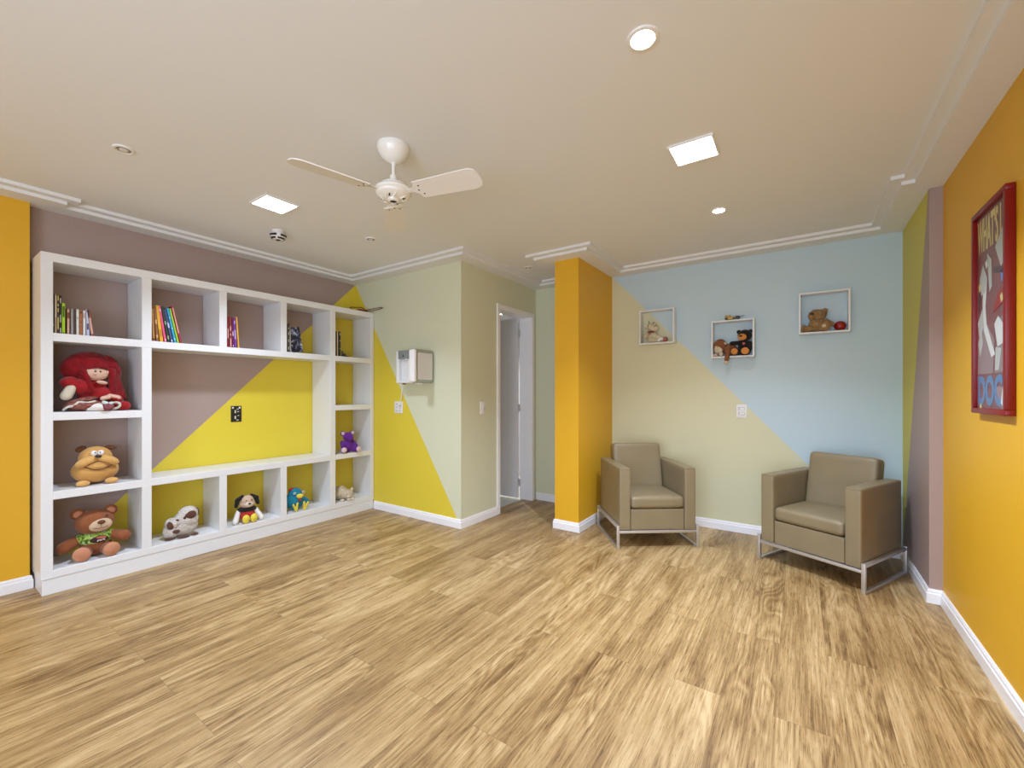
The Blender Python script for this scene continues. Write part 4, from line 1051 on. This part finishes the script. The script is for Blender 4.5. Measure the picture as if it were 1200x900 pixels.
E_('scarf', mat('cow_scarf', (0.20, 0.04, 0.035), 0.8), t, ((-0.010, -0.020, 0.110), (0.036, 0.026, 0.010), (0, 0.1, 0)), ((-0.022, -0.040, 0.098), (0.007, 0.006, 0.018)))
C_('arm', p_cow, t, ((-0.048, -0.01, 0.095), (-0.060, -0.030, 0.070), 0.022, 0.026))
lg = C_('leg', p_cowl, t, ((0.01, -0.015, 0.075), (0.095, -0.030, 0.034), 0.026, 0.024))
E_('hoof', mat('cow_hoof_pink', (0.36, 0.13, 0.10), 0.8), lg, ((0.122, -0.032, 0.028), (0.026, 0.025, 0.028), (0, 0.2, 0)))
C_('leg', p_cow, t, ((-0.02, -0.02, 0.030), (0.050, -0.036, 0.022), 0.026, 0.020))
finish('tag', B(-0.022, 0.022, -0.0015, 0.0015, -0.008, 0.008, M=Matrix.Translation((0.075, -0.062, 0.025)) @ rot_m(0, -0.55, 0)), m_white, t, 0)

# monkey lying on its front with one arm hanging over the edge
p_mk = pm('monkey_brown', (0.22, 0.085, 0.035), 0.08)
p_mf = pm('monkey_face', (0.56, 0.46, 0.34), 0.05)
t = thing('plush_monkey', 'brown plush monkey lying in a box shelf with one arm hanging over its edge', 'plush toy', (-0.602, 4.325, zf2), 0)
t.scale = (1.06, 1.06, 1.12)
E_('body', p_mk, t, ((0.055, 0.012, 0.055), (0.060, 0.036, 0.050), (0, 0.15, 0)), n=22)
head = E_('head', p_mk, t, ((-0.018, -0.006, 0.088), (0.054, 0.044, 0.056)), n=24)
E_('face', p_mf, head, ((-0.030, -0.034, 0.060), (0.032, 0.018, 0.036)), ((-0.018, -0.042, 0.048), (0.026, 0.016, 0.018)), n=20)
E_('eye', m_black, head, ((-0.034, -0.053, 0.078), (0.003, 0.002, 0.004)))
E_('ear', p_mf, head, ((0.024, -0.030, 0.104), (0.013, 0.006, 0.009), (0, 0.5, 0)))
bm = bmesh.new(); capsule(bm, (0.045, -0.030, 0.060), (0.048, -0.055, 0.030), 0.024, 0.020); capsule(bm, (0.048, -0.057, 0.030), (0.040, -0.062, -0.028), 0.019, 0.018)
arm = finish('arm', bm, p_mk, t, 60)
E_('hand', p_mf, arm, ((0.036, -0.063, -0.052), (0.018, 0.014, 0.017)))
E_('hand', p_mf, t, ((-0.006, -0.045, 0.018), (0.017, 0.015, 0.020)))
E_('foot', p_mf, t, ((-0.052, -0.030, 0.012), (0.020, 0.016, 0.012)))

# black bear with orange pads
p_or = pm('bear_orange', (0.60, 0.24, 0.06), 0.06)
t = thing('black_bear', 'black plush bear with orange muzzle and soles sitting in a box shelf', 'plush toy', (-0.438, 4.325, zf2), -0.05)
E_('body', p_blk, t, ((0.015, 0.0, 0.072), (0.056, 0.042, 0.072)), n=24)
head = E_('head', p_blk, t, ((0.018, -0.006, 0.180), (0.058, 0.046, 0.052)), n=26)
E_('muzzle', p_or, head, ((0.002, -0.044, 0.164), (0.036, 0.020, 0.030)), n=20)
E_('nose', m_black, head, ((-0.006, -0.064, 0.172), (0.014, 0.007, 0.009)))
E_('ear', p_blk, head, ((-0.030, 0.0, 0.216), (0.020, 0.012, 0.018)))
E_('ear', p_blk, head, ((0.062, 0.0, 0.214), (0.020, 0.012, 0.018)))
C_('arm', p_blk, t, ((-0.025, -0.012, 0.116), (-0.084, -0.030, 0.114), 0.020, 0.018))
C_('arm', p_blk, t, ((0.058, -0.010, 0.110), (0.062, -0.030, 0.060), 0.018, 0.018))
E_('heart_patch', mat('patch_red', (0.45, 0.10, 0.08), 0.7), t, ((0.014, -0.041, 0.105), (0.011, 0.004, 0.013)))
for x, s in ((-0.055, 0), (0.030, 1)):
    lg = C_('leg', p_blk, t, ((0.015 + (x - 0.0) * 0.6, -0.015, 0.034), (x, -0.050, 0.034), 0.030, 0.032))
    E_('foot_pad', p_or, lg, ((x, -0.076, 0.036), (0.028 + 0.004 * s, 0.010, 0.028 + 0.003 * s)), n=18)

# toy vehicle on top of the middle box shelf
t = thing('toy_plane', 'small gold and dark blue toy vehicle lying on top of the lowest box shelf', 'toy', (-0.520, 4.318, 1.940), 0.0)
m_goldp = mat('gold_plastic', (0.42, 0.27, 0.04), 0.35, metal=0.3, vary=0.3, vscale=60)
bm = bmesh.new(); box(bm, -0.062, 0.030, -0.020, 0.020, 0.006, 0.030, 0.007, 3); box(bm, -0.058, -0.016, -0.015, 0.015, 0.026, 0.046, 0.006, 3); finish('hull', bm, m_goldp, t, 35)
finish('nose_section', B(0.022, 0.060, -0.016, 0.016, 0.008, 0.034, bev=0.007, seg=3), mat('toy_navy', (0.02, 0.015, 0.07), 0.4), t, 35)
C_('antenna', m_grey, t, ((0.056, 0.0, 0.024), (0.096, 0.0, 0.036), 0.005, 0.003))
for x in (-0.045, 0.015, 0.045):
    bm = bmesh.new(); lathe(bm, [(0.011, -0.023), (0.011, 0.023)], 16, Matrix.Translation((x, 0, 0.011)) @ rot_m(PI / 2, 0, 0)); finish('wheel', bm, m_black, t, 35)

# curly teddy and red ball in the right box shelf
p_curl = pm('curly_fur', (0.34, 0.20, 0.085), 0.35, (120, 1.0, 0.012))
t = thing('curly_teddy', 'light brown curly teddy bear lying back in the box shelf beside a red ball', 'teddy bear', (0.110, 4.325, zf3), 0.0)
E_('body', p_curl, t, ((0.0, 0.008, 0.062), (0.062, 0.046, 0.062)), n=40, fuzz=0.006, fscale=80)
head = E_('head', p_curl, t, ((-0.012, -0.004, 0.138), (0.054, 0.046, 0.048), (0, -0.15, 0)), ((0.026, 0.005, 0.146), (0.036, 0.034, 0.040)), n=40, fuzz=0.006, fscale=80)
E_('muzzle', p_curl, head, ((-0.038, -0.030, 0.132), (0.028, 0.024, 0.026)), n=30, fuzz=0.004, fscale=80)
E_('nose', mat('nose_brown', (0.03, 0.008, 0.006), 0.4), head, ((-0.040, -0.055, 0.146), (0.012, 0.008, 0.008)))
E_('ear', p_curl, head, ((0.050, 0.0, 0.174), (0.018, 0.014, 0.018)), n=24, fuzz=0.004, fscale=80)
bm = bmesh.new(); capsule(bm, (-0.050, -0.01, 0.030), (-0.092, -0.025, 0.026), 0.026, 0.024); finish('leg', bm, p_curl, t, 60)
bm = bmesh.new(); ell(bm, (-0.096, -0.030, 0.032), (0.018, 0.020, 0.031), n=24, fuzz=0.004, fscale=80); finish('foot', bm, p_curl, t, 60)
bm = bmesh.new(); ell(bm, (0.045, -0.048, 0.038), (0.040, 0.026, 0.040), n=30, fuzz=0.005, fscale=80); lg = finish('leg', bm, p_curl, t, 60)
E_('foot_pad', p_cream, lg, ((0.040, -0.074, 0.040), (0.014, 0.004, 0.013)))
bm = bmesh.new(); capsule(bm, (0.050, 0.0, 0.085), (0.092, -0.020, 0.056), 0.024, 0.020); finish('arm', bm, p_curl, t, 60)
t = tag(E_('ball', mat('red_ball', (0.30, 0.010, 0.008), 0.35), None, ((0, 0, 0), (0.041, 0.041, 0.040)), n=28), 'small red ball beside the curly teddy in the right box shelf', 'ball')
t.location = (0.258, 4.342, zf3 + 0.0405)

# ------------------------------------------------------------------ armchairs
def make_chair(label, x, y, rz):
    t = thing('armchair', label, 'armchair', (x, y, 0), rz, group='taupe armchairs on chrome frames')
    W_, D_ = 0.343, 0.325       # half width and half depth over the frame
    q = 0.011
    for sx in (-1, 1):
        for sy in (-1, 1):
            bm = bmesh.new(); cx, cy = sx * (W_ - q), sy * (D_ - q)
            box(bm, cx - q, cx + q, cy - q, cy + q, 0, 0.192, 0.002, 2); finish('leg', bm, m_chrome, t, 30)
        bm = bmesh.new(); cx = sx * (W_ - q)
        box(bm, cx - q, cx + q, -D_ + 2 * q, D_ - 2 * q, 0.166, 0.188, 0.002, 2)
        finish('side_rail', bm, m_chrome, t, 30)
        bm = bmesh.new(); box(bm, cx - q, cx + q, -D_ + 2 * q, D_ - 2 * q, 0.0, 0.018, 0.002, 2); finish('floor_rail', bm, m_chrome, t, 30)
    for sy in (-1, 1):
        bm = bmesh.new(); cy = sy * (D_ - q)
        box(bm, -W_ + 2 * q, W_ - 2 * q, cy - q, cy + q, 0.128, 0.148, 0.002, 2); finish('cross_rail', bm, m_chrome, t, 30)
    aw = 0.092; ai = W_ - 0.024
    for sx in (-1, 1):
        a, b2 = sorted((sx * ai, sx * (ai - aw)))
        bm = bmesh.new(); cushion(bm, a, b2, -0.318, 0.300, 0.150, 0.660, 0.012, 0.003, cuts=10); arm = finish('arm', bm, m_leather, t, 50)
        bm = bmesh.new()      # stitched seam round the front panel of the arm
        tube(bm, [(a + 0.006, -0.3165, 0.652), (b2 - 0.006, -0.3165, 0.652)], 0.0018, sub=1)
        finish('seam', bm, mat('seam_thread', (0.20, 0.15, 0.09), 0.6), arm, 60)
    si = ai - aw - 0.003
    bm = bmesh.new(); cushion(bm, -si, si, -0.306, 0.24, 0.150, 0.322, 0.008, 0.0, cuts=6); finish('seat_base', bm, m_leather, t, 50)
    bm = bmesh.new(); cushion(bm, -si, si, -0.318, 0.16, 0.324, 0.424, 0.030, 0.012, cuts=12); finish('seat_cushion', bm, m_leather, t, 60)
    M = Matrix.Translation((0, 0.105, 0.395)) @ rot_m(-0.20, 0, 0)
    bm = bmesh.new(); cushion(bm, -si, si, 0.0, 0.135, 0.0, 0.425, 0.028, 0.0, cuts=12, M=M); finish('back_cushion', bm, m_leather, t, 60)
    bm = bmesh.new(); cushion(bm, -si, si, 0.235, 0.300, 0.150, 0.640, 0.012, 0.0, cuts=6); finish('back_panel', bm, m_leather, t, 50)
    return t
make_chair('taupe armchair beside the orange pillar, left of the pair', -1.1655, 3.805, math.radians(37.2))
make_chair('taupe armchair in the right corner, in front of the blue wall', 0.168, 3.908, math.radians(-26.3))
